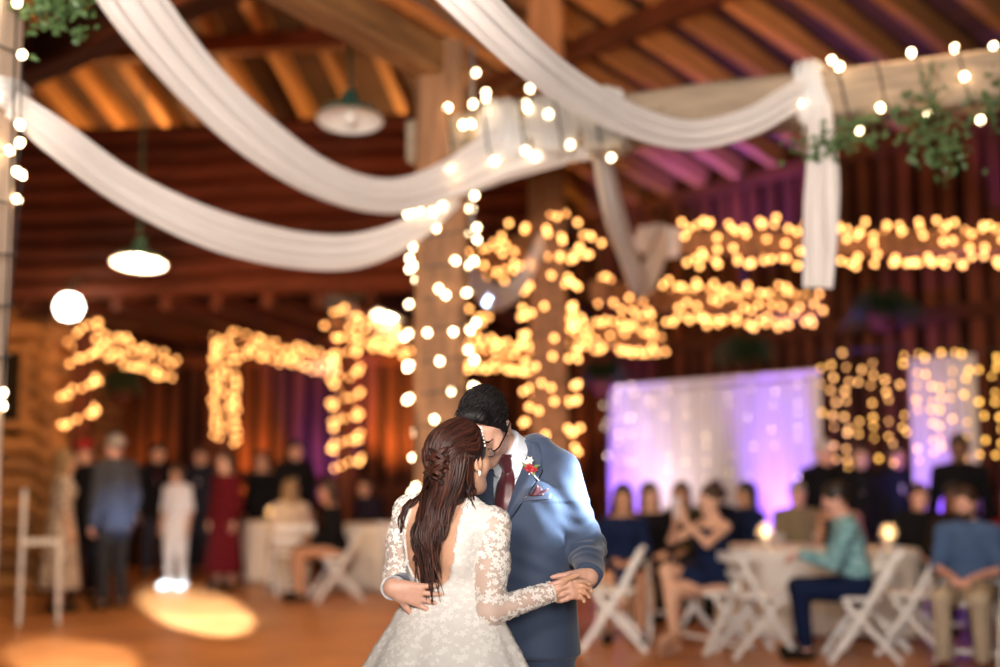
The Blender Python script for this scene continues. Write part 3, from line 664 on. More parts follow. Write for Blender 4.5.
# ------------------------------------------------------------------ smooth body surfaces: blended distance fields meshed by surface nets
def smin(a, b, k):
    h = np.maximum(k - np.abs(a - b), 0) / k
    return np.minimum(a, b) - h * h * k * 0.25
class Sdf:
    def __init__(s): s.ops = []; s.off = 0.0
    def op(s, fn, lo, hi, k=0.02, mode='add'): s.ops.append((fn, None if lo is None else np.array(lo, float), None if hi is None else np.array(hi, float), k, mode)); return s
    def rc(s, a, b, ra, rb, k=0.02, flat=None, mode='add'):
        a = np.array(a, float); b = np.array(b, float); d = b - a; dd = max(d @ d, 1e-9); fn_n, fs = (nrm(flat[0]), flat[1]) if flat else (None, 1)
        def fn(X, Y, Z_):
            t = np.clip(((X - a[0]) * d[0] + (Y - a[1]) * d[1] + (Z_ - a[2]) * d[2]) / dd, 0, 1)
            x = X - a[0] - t * d[0]; y = Y - a[1] - t * d[1]; z = Z_ - a[2] - t * d[2]
            if fn_n is not None:
                c = (x * fn_n[0] + y * fn_n[1] + z * fn_n[2]) * (1 / fs - 1); x = x + c * fn_n[0]; y = y + c * fn_n[1]; z = z + c * fn_n[2]
            return (np.sqrt(x * x + y * y + z * z) - (ra + (rb - ra) * t)) * min(1, fs)
        r = max(ra, rb) * max(1, fs)
        return s.op(fn, np.minimum(a, b) - r, np.maximum(a, b) + r, k, mode)
    def ell(s, c, rad, R=None, k=0.02, mode='add'):
        c = np.array(c, float); R = np.eye(3) if R is None else np.array(R); rad = np.array(rad, float)
        def fn(X, Y, Z_):
            x, y, z = X - c[0], Y - c[1], Z_ - c[2]
            q = [(R[i][0] * x + R[i][1] * y + R[i][2] * z) / rad[i] for i in range(3)]
            k0 = np.sqrt(q[0] ** 2 + q[1] ** 2 + q[2] ** 2); k1 = np.sqrt((q[0] / rad[0]) ** 2 + (q[1] / rad[1]) ** 2 + (q[2] / rad[2]) ** 2) + 1e-9
            return k0 * (k0 - 1) / k1
        r = rad.max(); return s.op(fn, c - r, c + r, k, mode)
    def loft(s, rows, c, f, k=0.02, e=2.0, ripple=None, mode='add'):
        "rows (z, ox, oy, rx, ry) in a frame with forward f, right = f x up"
        rows = sorted(rows); Zs, ox, oy, rx, ry = [np.array(q, float) for q in zip(*rows)]; f = nrm(f); rt = np.cross(f, (0, 0, 1))
        def fn(X, Y, Z_):
            i = lambda q: np.interp(Z_, Zs, q)
            x0 = (X - c[0]); y0 = (Y - c[1]); x = x0 * rt[0] + y0 * rt[1] - i(ox); y = x0 * f[0] + y0 * f[1] - i(oy)
            a, b = i(rx), i(ry)
            if ripple is not None: g = 1 + ripple(np.arctan2(y / b, x / a), Z_)
            else: g = 1
            d = ((np.abs(x / a) ** e + np.abs(y / b) ** e) ** (1 / e) - g) * np.minimum(a, b)
            return np.maximum(d, np.maximum(Z_ - Zs[-1], Zs[0] - Z_))
        R_ = np.hypot(rx.max() + abs(ox).max(), ry.max() + abs(oy).max()) * 1.15
        return s.op(fn, (c[0] - R_, c[1] - R_, Zs[0]), (c[0] + R_, c[1] + R_, Zs[-1]), k, mode)
    def merge(s, o, which=None):
        for i, q in enumerate(o.ops): s.ops.append(q)
        return s
    def bounds(s):
        lo = np.min([q[1] for q in s.ops if q[4] == 'add' and q[1] is not None], axis=0); hi = np.max([q[2] for q in s.ops if q[4] == 'add' and q[1] is not None], axis=0)
        return lo - s.off - .01, hi + s.off + .01
    @staticmethod
    def comb(D, d, k, mode):
        if mode == 'add': return smin(D, d, k)
        if mode == 'cut': return -smin(-D, d, k)
        return -smin(-D, -d, k)     # clip
    def pts(s, P):
        P = np.asarray(P, float); D = np.full(len(P), 9.0)
        for fn, lo, hi, k, mode in s.ops: D = s.comb(D, fn(P[:, 0], P[:, 1], P[:, 2]), k, mode)
        return D - s.off
    def grid(s, xs, ys, zs):
        D = np.full((len(xs), len(ys), len(zs)), 9.0, np.float32)
        for fn, lo, hi, k, mode in s.ops:
            sl = [slice(None)] * 3
            if lo is not None:
                pad = k + s.off + 0.03; sl = []
                for ax, l, h in zip((xs, ys, zs), lo, hi):
                    sl.append(slice(max(0, np.searchsorted(ax, l - pad) - 1), np.searchsorted(ax, h + pad) + 1))
            X = xs[sl[0]][:, None, None].astype(np.float32); Y = ys[sl[1]][None, :, None].astype(np.float32); Z_ = zs[sl[2]][None, None, :].astype(np.float32)
            if 0 in (X.size, Y.size, Z_.size): continue
            t = tuple(sl); D[t] = s.comb(D[t], fn(X, Y, Z_), k, mode)
        return D - s.off
    def trace(s, P, d, steps=40, start=0.0):
        P = np.array(P, float); d = nrm(d); t = np.full(len(P), start)
        for _ in range(steps): t = t + np.clip(s.pts(P + d * t[:, None]), -.02, .05) * 0.8
        return P + d * t[:, None]
    def normal(s, P, e=.002):
        P = np.asarray(P, float); g = np.stack([s.pts(P + V(*[e if j == i else 0 for j in range(3)])) - s.pts(P - V(*[e if j == i else 0 for j in range(3)])) for i in range(3)], 1)
        return g / (np.linalg.norm(g, axis=1)[:, None] + 1e-9)
def axis(lo, hi, h, fine=()):
    "coordinates from lo to hi with step h, finer inside the (a, b, step) ranges"
    out = [lo]; 
    while out[-1] < hi:
        st = h
        for a, b, q in fine:
            if a <= out[-1] <= b: st = min(st, q)
        out.append(out[-1] + st)
    return np.array(out)
def nets(D, xs, ys, zs):
    I = D < 0; n = np.zeros(tuple(q - 1 for q in D.shape), np.uint8)
    for a in (0, 1):
        for b in (0, 1):
            for c in (0, 1): n += I[a:I.shape[0] - 1 + a, b:I.shape[1] - 1 + b, c:I.shape[2] - 1 + c]
    act = (n > 0) & (n < 8); i, j, k = np.nonzero(act); acc = np.zeros((len(i), 3)); cnt = np.zeros(len(i)); ax = (xs, ys, zs)
    for (a, b) in [((0,0,0),(1,0,0)),((0,1,0),(1,1,0)),((0,0,1),(1,0,1)),((0,1,1),(1,1,1)),((0,0,0),(0,1,0)),((1,0,0),(1,1,0)),((0,0,1),(0,1,1)),((1,0,1),(1,1,1)),((0,0,0),(0,0,1)),((1,0,0),(1,0,1)),((0,1,0),(0,1,1)),((1,1,0),(1,1,1))]:
        da = D[i + a[0], j + a[1], k + a[2]]; db = D[i + b[0], j + b[1], k + b[2]]; m = (da < 0) != (db < 0); t = np.where(m, da / np.where(m, da - db, 1), 0)
        ii = (i, j, k)
        for q in range(3):
            pa = ax[q][ii[q] + a[q]]; pb = ax[q][ii[q] + b[q]]; acc[:, q] += np.where(m, pa + (pb - pa) * t, 0)
        cnt += m
    verts = acc / cnt[:, None]; vid = np.full(n.shape, -1, np.int32); vid[act] = np.arange(len(i)); F = []
    def quads(cr, ins, offs):
        p = np.nonzero(cr)
        q = [vid[p[0] + o[0], p[1] + o[1], p[2] + o[2]] for o in offs]; f = np.stack(q, 1); s_ = ins[p]; f[~s_] = f[~s_][:, ::-1]; F.append(f)
    c = I[:-1, 1:-1, 1:-1] != I[1:, 1:-1, 1:-1]; quads(c, I[:-1, 1:-1, 1:-1], [(0, 0, 0), (0, 1, 0), (0, 1, 1), (0, 0, 1)])
    c = I[1:-1, :-1, 1:-1] != I[1:-1, 1:, 1:-1]; quads(c, I[1:-1, :-1, 1:-1], [(0, 0, 0), (0, 0, 1), (1, 0, 1), (1, 0, 0)])
    c = I[1:-1, 1:-1, :-1] != I[1:-1, 1:-1, 1:]; quads(c, I[1:-1, 1:-1, :-1], [(0, 0, 0), (1, 0, 0), (1, 1, 0), (0, 1, 0)])
    F = np.concatenate(F); F = F[(F >= 0).all(1)]
    return verts, F
def fast_mesh(name, v, f):
    me = bpy.data.meshes.new(name); me.vertices.add(len(v)); me.vertices.foreach_set('co', np.asarray(v, np.float32).ravel())
    me.loops.add(f.size); me.loops.foreach_set('vertex_index', np.asarray(f, np.int32).ravel())
    me.polygons.add(len(f)); me.polygons.foreach_set('loop_start', np.arange(0, f.size, 4, dtype=np.int32)); me.polygons.foreach_set('use_smooth', np.ones(len(f), bool))
    me.update(calc_edges=True); return me
def relax(v, f, it=2, lam=.5):
    e = np.concatenate([f[:, [0, 1]], f[:, [1, 2]], f[:, [2, 3]], f[:, [3, 0]]]); n = len(v)
    for _ in range(it):
        s_ = np.zeros((n, 3)); c = np.bincount(e[:, 0], minlength=n)
        for q in range(3): s_[:, q] = np.bincount(e[:, 0], v[e[:, 1], q], n)
        v = v + lam * (s_ / np.maximum(c, 1)[:, None] - v)
    return v
def skin(name, S, h, m, parent, o0=(0, 0, 0), xf=(), yf=(), zf=(), it=1, disp=None):
    lo, hi = S.bounds(); hx = h if np.isscalar(h) else h[0]; hz = h if np.isscalar(h) else h[1]
    xs = axis(lo[0], hi[0], hx, xf); ys = axis(lo[1], hi[1], hx, yf); zs = axis(lo[2], hi[2], hz, zf)
    v, f = nets(S.grid(xs, ys, zs), xs, ys, zs)
    if it: v = relax(v, f, it)
    if disp is not None: v = disp(v)
    o = link(name, fast_mesh(name, v - np.array(o0), f), m, parent); return o
def ik(a, b, l1, l2, pole):
    a = np.array(a, float); b = np.array(b, float); d = np.linalg.norm(b - a); x = (b - a) / d; d = min(d, (l1 + l2) * .999)
    q = (l1 * l1 - l2 * l2 + d * d) / (2 * d); h = math.sqrt(max(0, l1 * l1 - q * q)); p = np.array(pole, float); p = nrm(p - x * (p @ x)); return a + x * q + p * h
def ortho(F_, U_):
    F_ = nrm(F_); U_ = nrm(np.array(U_, float) - F_ * np.dot(F_, U_)); return np.array([np.cross(F_, U_), F_, U_])
def head_ops(S, c, R, s=1.0, fem=False, detail=True):
    T = lambda x, y, z: np.array(c) + s * (V(x, y, z) @ R)
    S.ell(T(0, -.012, .035), V(.075, .096, .088) * s, R, .02)
    S.ell(T(0, .03, -.045), V(.055 if fem else .060, .058, .072) * s, R, .03)
    S.rc(T(0, .07, -.094), T(0, .066, -.09), (.018 if fem else .024) * s, .022 * s, .03)
    for g in (-1, 1):
        S.rc(T(g * .05, .0, -.055), T(g * .022, .06, -.092), .016 * s, .016 * s, .03)
        S.rc(T(g * .042, .055, -.018), T(g * .045, .045, -.02), .026 * s, .026 * s, .03)
    S.rc(T(-.034, .080, .022), T(.034, .080, .022), .014 * s, .014 * s, .02)
    if detail:
        for g in (-1, 1): S.rc(T(g * .032, .103, .002), T(g * .034, .103, .002), .015 * s, .015 * s, .014, mode='cut')
    S.rc(T(0, .092, .014), T(0, .114, -.03), .008 * s, .0125 * s, .010)
    if detail:
        for g in (-1, 1):
            S.rc(T(g * .012, .101, -.034), T(g * .011, .105, -.033), .0085 * s, .0075 * s, .006)
            S.rc(T(g * .030, .079, .003), T(g * .034, .078, .003), .0125 * s, .0125 * s, .003)
        S.rc(T(-.02, .084, -.064), T(.02, .084, -.064), .0065 * s, .0065 * s, .006)
        S.rc(T(0, .092, -.063), T(0, .092, -.064), .006 * s, .006 * s, .012)
        S.rc(T(-.015, .085, -.075), T(.015, .085, -.075), .0075 * s, .0075 * s, .006)
    for g in (-1, 1):
        S.ell(T(g * .078, -.01, -.004), V(.010, .020, .031) * s, R, .006)
        if detail: S.ell(T(g * .088, -.006, -.001), V(.008, .012, .02) * s, R, .004, 'cut')
    return T
def hand_ops(S, wr, d, nml, side, s=1.0, curl=(.35, .5, .4), spread=.12, thumb=(.6, .5), r=.0085, per=None):
    "palm and five jointed fingers; d finger direction, nml out of the palm, side +1 puts the thumb on d x nml"
    d = nrm(d); nml = nrm(np.array(nml, float) - d * np.dot(d, nml)); lat = np.cross(d, nml) * side; wr = np.array(wr, float)
    S.rc(wr, wr + d * .03 * s, .024 * s, .024 * s, .02, (nml, .75))
    for q in (-.026, -.009, .009, .026):
        S.rc(wr + d * .028 * s + lat * q * .75 * s, wr + d * .088 * s + lat * q * s, .0135 * s, .0125 * s, .012)
    L = (.070, .079, .074, .058); roots = (.028, .010, -.009, -.027)
    for i in range(4):
        p = wr + d * (.090 - .004 * abs(i - 1.2)) * s + lat * roots[i] * s; a = 0.0; dd = nrm(d + lat * spread * (1.3 - i) * .5)
        cs = per[i] if per else curl
        for j, fr in enumerate((.45, .32, .26)):
            a += cs[j]; q = p + (dd * math.cos(a) + nml * math.sin(a)) * L[i] * fr * s
            S.rc(p, q, (r - .0006 * j) * s, (r - .0006 * (j + 1)) * s, .004); p = q
    p = wr + d * .024 * s + lat * .022 * s; a0, a1 = thumb
    v1 = nrm(lat * math.sin(a0 + .25) + d * math.cos(a0 + .25) + nml * .35); q = p + v1 * .042 * s; S.rc(p, q, .0135 * s, .0105 * s, .012)
    v2 = nrm(v1 * math.cos(a1) + nml * math.sin(a1) * .6 + d * .3 * a1); q2 = q + v2 * .032 * s; S.rc(q, q2, .0100 * s, .009 * s, .005)
    S.rc(q2, q2 + nrm(v2 + nml * .25 + d * .15) * .024 * s, .009 * s, .0072 * s, .004)

# ------------------------------------------------------------------ guests
SKINS = {'light': mat('skin_light', (.62, .37, .26), .5, sss=.1), 'tan': mat('skin_tan', (.48, .25, .15), .5), 'dark': mat('skin_dark', (.17, .075, .04), .5), 'pink': mat('skin_pink', (.66, .36, .28), .5)}
def cloth(c, **kw): return mat('cloth_%d_%d_%d' % tuple(int(q * 255) for q in c) + str(len(kw)), c, .9, var=.25, vscale=14, spec=.12, **kw)
HAIRS = {k: mat('hair_' + k, c, .5, var=.5, vscale=30) for k, c in dict(black=(.010, .007, .006), brown=(.05, .022, .012), auburn=(.10, .03, .015), blond=(.32, .2, .09), grey=(.3, .27, .25), white=(.6, .57, .54)).items()}
M_EYE = mat('eye_dark', (.02, .015, .012), .25)
mb = MB(); mb.lathe([(.001, .008), (.006, .006), (.009, 0), (.006, -.006), (.001, -.008)], n=8); EYE = mb.mesh('eye', True); EYE.materials.append(M_EYE)
def guest(label, x, y, face, pose='sit', outfit='shirt', top=(.1, .1, .1), bottom=(.03, .03, .04), sk='light', hair='brown', style='short', H=1.72, fem=False, lean=0.0, side=0.0,
          hands=None, yaw=0.0, pitch=0.1, cross=False, beard=False, shoes=(.02, .015, .012), tie=None, h=.0125, group='wedding guests', sleeves='long', topmat=None, hat=None, seat=.47, knee=None, hem=.78):
    s = H / 1.75; sit = pose == 'sit'
    root = tag(empty('person', (x, y, 0), face), label, 'person', group)
    up = V(math.sin(side), math.sin(lean) * math.cos(side), math.cos(lean) * math.cos(side))
    pel = V(0, 0, seat + .085) if sit else V(0, 0, .94 * s)
    sw = (.155 if fem else .18) * s; chest = pel + up * .30 * s; nk = pel + up * .50 * s; shc = pel + up * .425 * s
    hf = nrm(V(math.sin(-yaw) * math.cos(pitch), math.cos(yaw) * math.cos(pitch), -math.sin(pitch))); R = ortho(hf, up + V(0, 0, .6))
    hc = nk + nrm(up + V(0, 0, .5)) * .145 * s + hf * .03
    sh = {g: shc + V(g * sw, 0, 0) for g in (-1, 1)}; hip = {g: pel + V(g * .09 * s, 0, -.03) for g in (-1, 1)}
    if sit:
        kn = {g: V(g * .13, .43 * s, seat + .05) for g in (-1, 1)}; an = {g: V(g * .13, .40 * s, .09) for g in (-1, 1)}
        if cross: kn[1] = V(.02, .44 * s, seat + .17); an[1] = V(-.16, .52 * s, .22); kn[-1] = V(-.07, .44 * s, seat + .03); an[-1] = V(-.02, .40 * s, .09)
        dh = {g: (V(g * .09, .27, seat + .2), V(-g * .5, .8, -.2), V(0, 0, -1)) for g in (-1, 1)}
    else:
        kn = {g: V(g * .095 * s, .02, .50 * s) for g in (-1, 1)}; an = {g: V(g * .11 * s, -.01, .085) for g in (-1, 1)}
        dh = {g: (V(g * (sw + .05), .05, .84 * s), V(0, .15, -1), V(-g, 0, 0)) for g in (-1, 1)}
    if hands: dh.update(hands)
    torso = Sdf(); torso.rc(pel + V(0, 0, -.02), pel + up * .1, .13 * s, .118 * s, .05, ((0, 1, 0), .78)); torso.rc(pel + up * .1, chest, .112 * s if fem else .122 * s, .13 * s, .06, ((0, 1, 0), .74))
    torso.rc(chest, shc - up * .03, .13 * s, .115 * s, .05, ((0, 1, 0), .72)); torso.rc(sh[-1], sh[1], .05 * s, .05 * s, .05); torso.rc(shc, nk, .075 * s, .052 * s, .05); [torso.rc(nk - up * .03 + V(g * .03, 0, 0), sh[g] + V(-g * .03, 0, .0), .04 * s, .042 * s, .04) for g in (-1, 1)]
    if fem:
        for g in (-1, 1): torso.rc(chest + V(g * .06, .075, .04), chest + V(g * .06, .08, .035), .05 * s, .05 * s, .04)
    arm_u = Sdf(); arm_l = Sdf(); handS = Sdf(); leg = Sdf(); foot = Sdf(); fts = {}
    for g in (-1, 1):
        wp, wd, wn = dh[g]; el = ik(sh[g], wp, .285 * s, .255 * s, V(g * .6, -.7, -.5)); d_ = wp - el
        tk = .86 if fem else 1.0
        arm_u.rc(sh[g], el, .050 * s * tk, .040 * s * tk, .03); arm_l.rc(el, wp, .039 * s * tk, .028 * s * tk, .02)
        hand_ops(handS, wp, wd, wn, 1 if g > 0 else -1, s, r=.0105)
        leg.rc(hip[g], kn[g], .088 * s, .060 * s, .04); leg.rc(kn[g], an[g], .055 * s, .038 * s, .03)
        f1 = Sdf(); fts[g] = f1; ft = nrm(V(0, 1, 0) + (V(-.3, .2, -.3) if cross and g > 0 else V(g * .15, 0, 0))); f1.rc(an[g] + V(0, -.03, -.045), an[g] + ft * .10 + V(0, 0, -.055), .034, .032, .03); f1.rc(an[g] + ft * .1 + V(0, 0, -.055), an[g] + ft * .16 + V(0, 0, -.062), .032, .024, .02); foot.merge(f1)
    B = Sdf()
    for q in (torso, arm_u, arm_l, handS, leg, foot): B.merge(q)
    B.rc(nk - up * .03, hc - R[2] * .05 * s, .052 * s, .05 * s, .03)
    T = head_ops(B, hc, R, s, fem, False)
    skin('body', B, h, SKINS[sk], root, it=1)
    for g in (-1, 1):
        o = link('eye', EYE, None, root); o.location = tuple(T(g * .031, .088, .004))
    # hair
    Hs = Sdf(); Hs.ell(T(0, -.018, .042), V(.086, .104, .092) * s, R, .02)
    if style == 'long':
        Hs.rc(T(0, -.06, .0), nk + V(0, -.09, -.16), .075 * s, .055 * s, .05, (R[1], .7))
        for g in (-1, 1): Hs.rc(T(g * .068, -.01, .01), nk + V(g * .085, -.01, -.12), .03 * s, .03 * s, .03)
    if style == 'bun': Hs.rc(T(0, -.12, .05), T(0, -.125, .05), .045 * s, .045 * s, .02)
    Hs.ell(T(0, .10, -.035), V(.072, .085, .085) * s, R, .015, 'cut')
    if style in ('short', 'bun'): Hs.ell(T(0, .03, -.14), V(.14, .13, .115) * s, R, .02, 'cut')
    if style == 'bald': Hs.ell(T(0, .04, .10), V(.10, .13, .075) * s, R, .015, 'cut'); Hs.ell(T(0, .03, -.14), V(.14, .13, .115) * s, R, .02, 'cut')
    skin('hair', Hs, h * .9, HAIRS[hair], root, it=1)
    if beard:
        Q = Sdf(); Q.ell(T(0, .045, -.075), V(.062, .058, .058) * s, R, .02); Q.ell(T(0, .11, -.03), V(.05, .06, .035) * s, R, .01, 'cut'); Q.ell(T(0, -.07, .03), V(.09, .1, .1), R, .01, 'cut'); skin('beard', Q, h * .9, HAIRS['brown'], root)
    if hat: 
        Q = Sdf(); Q.ell(T(0, -.01, .07), V(.095, .115, .075) * s, R, .02); Q.rc(T(0, .06, .065), T(0, .15, .055), .07, .06, .02, (R[2], .15)); Q.op(lambda X, Y, Z_: -((X - T(0, 0, .05)[0]) * R[2][0] + (Y - T(0, 0, .05)[1]) * R[2][1] + (Z_ - T(0, 0, .05)[2]) * R[2][2]), None, None, .005, 'clip'); skin('cap', Q, h, cloth(hat), root)
    # clothes
    tm = topmat or cloth(top)
    def torso_cloth(off, nm, zmin=None, m=None, arms=True, low=True, extra=None, neck=None):
        C = Sdf(); C.merge(torso); 
        if arms: C.merge(arm_u)
        if arms and low: C.merge(arm_l)
        if extra: extra(C)
        C.off = 0; base = C
        W_ = Sdf(); W_.ops = list(base.ops); W_.off = off
        zz = zmin if zmin is not None else -9
        nz_ = neck if neck is not None else .02
        pl = nk + up * nz_
        W_.op(lambda X, Y, Z_: (X - pl[0]) * up[0] + (Y - pl[1]) * up[1] + (Z_ - pl[2]) * up[2] + off, None, None, .01, 'clip')
        W_.op(lambda X, Y, Z_: zz - Z_ + off + 0 * X + 0 * Y, None, None, .01, 'clip')
        return skin(nm, W_, h, m or tm, root, it=1)
    bm = cloth(bottom)
    if outfit in ('shirt', 'suit'):
        Lg = Sdf(); Lg.ops = list(leg.ops); Lg.rc(pel + V(0, 0, -.02), pel + up * .08, .132 * s, .122 * s, .05, ((0, 1, 0), .78)); Lg.off = .014
        Lg.op(lambda X, Y, Z_: .10 - Z_ + 0 * X + 0 * Y, None, None, .01, 'clip'); skin('trousers', Lg, h, bm, root)
    if outfit == 'shirt': torso_cloth(.013, 'shirt', pel[2] - (.03 if not sit else .06), low=sleeves == 'long')
    if outfit == 'suit':
        def fl(C): C.rc(pel + up * .06, pel + V(0, 0, -.12) if not sit else pel + V(0, .02, -.04), .13 * s, .15 * s, .05, ((0, 1, 0), .8))
        torso_cloth(.024, 'jacket', pel[2] - (.2 if not sit else .08), extra=fl, neck=.045)
        Q = Sdf(); Q.rc(nk + V(0, .05, -.01), chest + V(0, .132, -.02), .052 * s, .014, .02, ((0, 1, 0), .8)); skin('shirt', Q, h * .9, cloth((.75, .75, .78)), root)
        if tie: Q = Sdf(); Q.rc(nk + V(0, .095, -.03), chest + V(0, .146, 0), .014, .018, .01); skin('tie', Q, h * .7, cloth(tie), root)
    if outfit == 'dress':
        def sk_(C):
            if sit:
                C.rc(pel, (kn[-1] + kn[1]) / 2 * V(1, hem, 1) + V(0, 0, -.0), .15, .13, .06, ((0, 0, 1), .75))
            else:
                zb = (knee if knee else .45) * s
                C.loft([(zb, 0, 0, .24 * s, .2 * s), (pel[2] - .05, 0, 0, .165 * s, .13 * s), (pel[2] + .06, 0, 0, .125 * s, .095 * s)], (0, 0), (0, 1), .05, ripple=lambda a, z: .05 * np.sin(a * 9))
        torso_cloth(.012, 'dress', None if not sit else seat - .12, arms=sleeves != 'none', low=sleeves == 'long', extra=sk_, neck=-.02 if sleeves != 'none' else -.085)
    for g in (-1, 1): Fs = Sdf(); Fs.ops = list(fts[g].ops); Fs.off = .010; skin('shoe', Fs, h, cloth(shoes), root)
    return root
# ------------------------------------------------------------------ the couple
M_SKM = mat('skin_groom', (.66, .37, .27), .45, var=.12, vscale=40, sss=.12, bump=.03)
M_SKF = mat('skin_bride', (.64, .36, .235), .45, var=.10, vscale=40, sss=.12, bump=.03)
M_SUIT = mat('blue_suit', (.028, .048, .098), .75, var=.18, vscale=260, sheen=.25, bump=.10)
M_SUITD = mat('blue_suit_lapel', (.023, .040, .083), .65, var=.15, vscale=260, sheen=.2, bump=.06)
M_SHIRT = mat('white_shirt', (.58, .62, .68), .7, var=.05, vscale=20)
M_TIE = mat('burgundy_satin', (.070, .005, .012), .38, var=.25, vscale=60, sheen=.3)
M_HAIRG = mat('hair_groom', (.008, .006, .0065), .6, var=.5, vscale=60, spec=.25)
M_HAIRB = mat('hair_bride', (.8, .8, .8), .5, spec=.35, var=.45, vscale=50, attr='tint')
M_BLACK = mat('black_frame', (.008, .008, .009), .25)
M_LACE = mat('ivory_lace', (.86, .83, .79), .75, transl=.12)
M_DRESS = mat('ivory_dress', (.71, .675, .64), .75, var=.10, vscale=60, bump=.15)
M_TULLE = mat('sheer_tulle', (.86, .82, .78), .8, transp=.58, transl=.2)
M_STEEL = mat('steel', (.8, .8, .82), .4, .6)
M_LENS = mat('clear_lens', (.9, .93, .95), .05, transp=.88)

gc = V(.064, 4.26); Gf = nrm(V(-.42, -.90, 0)); Gr = np.cross(Gf, (0, 0, 1))
def GL(x, y, z): return V(gc[0], gc[1], 0) + x * Gr + y * Gf + V(0, 0, z)
bc = V(-.160, 3.95); Bf = nrm(V(.35, .937, 0)); Br = np.cross(Bf, (0, 0, 1))
def BL(x, y, z): return V(bc[0], bc[1], 0) + x * Br + y * Bf + V(0, 0, z)

# ---- bride and groom skeletons
ghc = at(484, 428, 4.12); GR = ortho((-.21, -.64, -.74), (-.17, -.72, .66))
bhc = at(462, 461, 3.94); BR = ortho((.64, .75, .08), (-.06, -.06, 1))
gsh = {-1: GL(-.152, 0, 1.448), 1: GL(.152, 0, 1.448)}           # +1 his right
gel = {-1: at(587, 547, 4.20), 1: V(-.24, 4.19, 1.09)}
gwr = {-1: at(589, 577, 3.99), 1: at(393, 588, 3.865)}
bsh = {1: BL(.146, 0, 1.283), -1: BL(-.132, 0, 1.318)}
bel = {1: at(489, 612, 3.86), -1: V(-.322, 4.0, 1.125)}
bwr = {1: at(550, 592, 3.93), -1: V(-.21, 4.17, 1.25)}

# ---- groom body (skin)
gb = Sdf()
gb.loft([(.88, 0, 0, .155, .115), (1.1, 0, 0, .14, .085), (1.3, 0, 0, .15, .095), (1.42, 0, -.01, .13, .075), (1.5, 0, -.03, .07, .05)], gc, Gf, .03)
GT = head_ops(gb, ghc, GR, 1.0)
gnk = GL(0, -.01, 1.47)
gb.rc(gnk, ghc - GR[2] * .06 - GR[1] * .03, .060, .056, .03)
for g in (-1, 1):
    gb.rc(gsh[g], gel[g], .050, .042, .03); gb.rc(gel[g], gwr[g], .040, .028, .02)
    gb.rc(GL(g * .09, 0, .90), GL(g * .11, .03, .5), .085, .058, .04); gb.rc(GL(g * .11, .03, .5), GL(g * .12, -.02, .09), .054, .038, .03)
    gb.rc(GL(g * .12, -.03, .05), GL(g * .14, .12, .035), .035, .03, .03)
# left hand closes over hers: back of the hand to the camera, fingers towards her, thumb up
hand_ops(gb, gwr[-1], at(563, 592, 3.91) - gwr[-1], V(-.10, .95, .1), -1, 1.0, r=.0092, per=[(.30, .35, .3), (.32, .42, .3), (.36, .45, .35), (.40, .5, .4)], thumb=(.05, .8), spread=.06)
# right hand spread on her waist
hand_ops(gb, gwr[1], V(.90, -.22, -.22), V(.25, .95, .05), -1, .98, per=[(.12, .16, .12), (.14, .2, .14), (.15, .2, .15), (.18, .2, .16)], spread=.35, thumb=(.55, .1))
# ---- bride body (skin)
bb = Sdf()
BT_ROWS = [(.90, 0, 0, .17, .14), (1.00, 0, 0, .155, .12), (1.07, 0, 0, .122, .094), (1.15, 0, 0, .128, .096), (1.24, 0, .005, .142, .106), (1.30, -.008, 0, .128, .092), (1.355, -.010, -.008, .075, .060)]
bb.loft(BT_ROWS, bc, Bf, .03)
bb.rc(bsh[-1], bsh[1], .046, .046, .04)
for g in (-1, 1):
    bb.rc(BL(g * .055, .085, 1.24), BL(g * .055, .09, 1.23), .055, .055, .04)          # bust
    bb.rc(BL(g * .075, -.075, 1.26), BL(g * .06, -.082, 1.18), .028, .03, .05)          # shoulder blades
bb.rc(BL(0, -.098, 1.02), BL(0, -.100, 1.27), .006, .006, .03, mode='cut')             # spine hollow
BT = head_ops(bb, bhc, BR, .93, True)
bb.rc(BL(0, -.012, 1.33), bhc - BR[2] * .05 - BR[1] * .03, .047, .045, .03)
for g in (-1, 1):
    bb.rc(bsh[g], bel[g], .044, .036, .03); bb.rc(bel[g], bwr[g], .034, .023, .02)
    bb.rc(BL(g * .085, 0, .88), BL(g * .09, .03, .48), .085, .055, .04); bb.rc(BL(g * .09, .03, .48), BL(g * .1, -.02, .12), .05, .034, .03)
    bb.rc(BL(g * .1, -.03, .07), BL(g * .1, .1, .03), .03, .026, .03)
hand_ops(bb, bwr[1], V(.93, .16, .10), V(.1, -.93, -.25), -1, .92, r=.009, per=[(.5, .6, .4), (.55, .65, .45), (.6, .65, .45), (.65, .7, .5)], thumb=(.35, .5))
hand_ops(bb, bwr[-1], V(.55, .5, .05), V(.45, -.3, -.5), 1, .88)

groom = tag(empty('person', tuple(GL(0, 0, 0))), 'man in a slate blue suit and burgundy tie embracing the bride', 'person'); go = GL(0, 0, 0)
bride = tag(empty('person', tuple(BL(0, 0, 0))), 'bride with long auburn hair in an ivory lace gown, seen from behind', 'person'); bo = BL(0, 0, 0)
fine_x = ((-.14, .06, .0032), (.16, .34, .0032)); 
skin('body', gb, (.007, .012), M_SKM, groom, go, xf=((-.36, -.22, .0032), (-.15, .09, .0030), (.17, .32, .0032)), yf=((3.75, 4.28, .0034),), zf=((1.44, 1.75, .0030), (1.0, 1.13, .0032)), it=1)
skin('body', bb, (.007, .009), M_SKF, bride, bo, xf=((-.25, -.02, .0034), (.13, .29, .0032)), yf=((3.82, 4.05, .0034),), zf=((1.36, 1.63, .0034), (1.0, 1.14, .0034)), it=1)

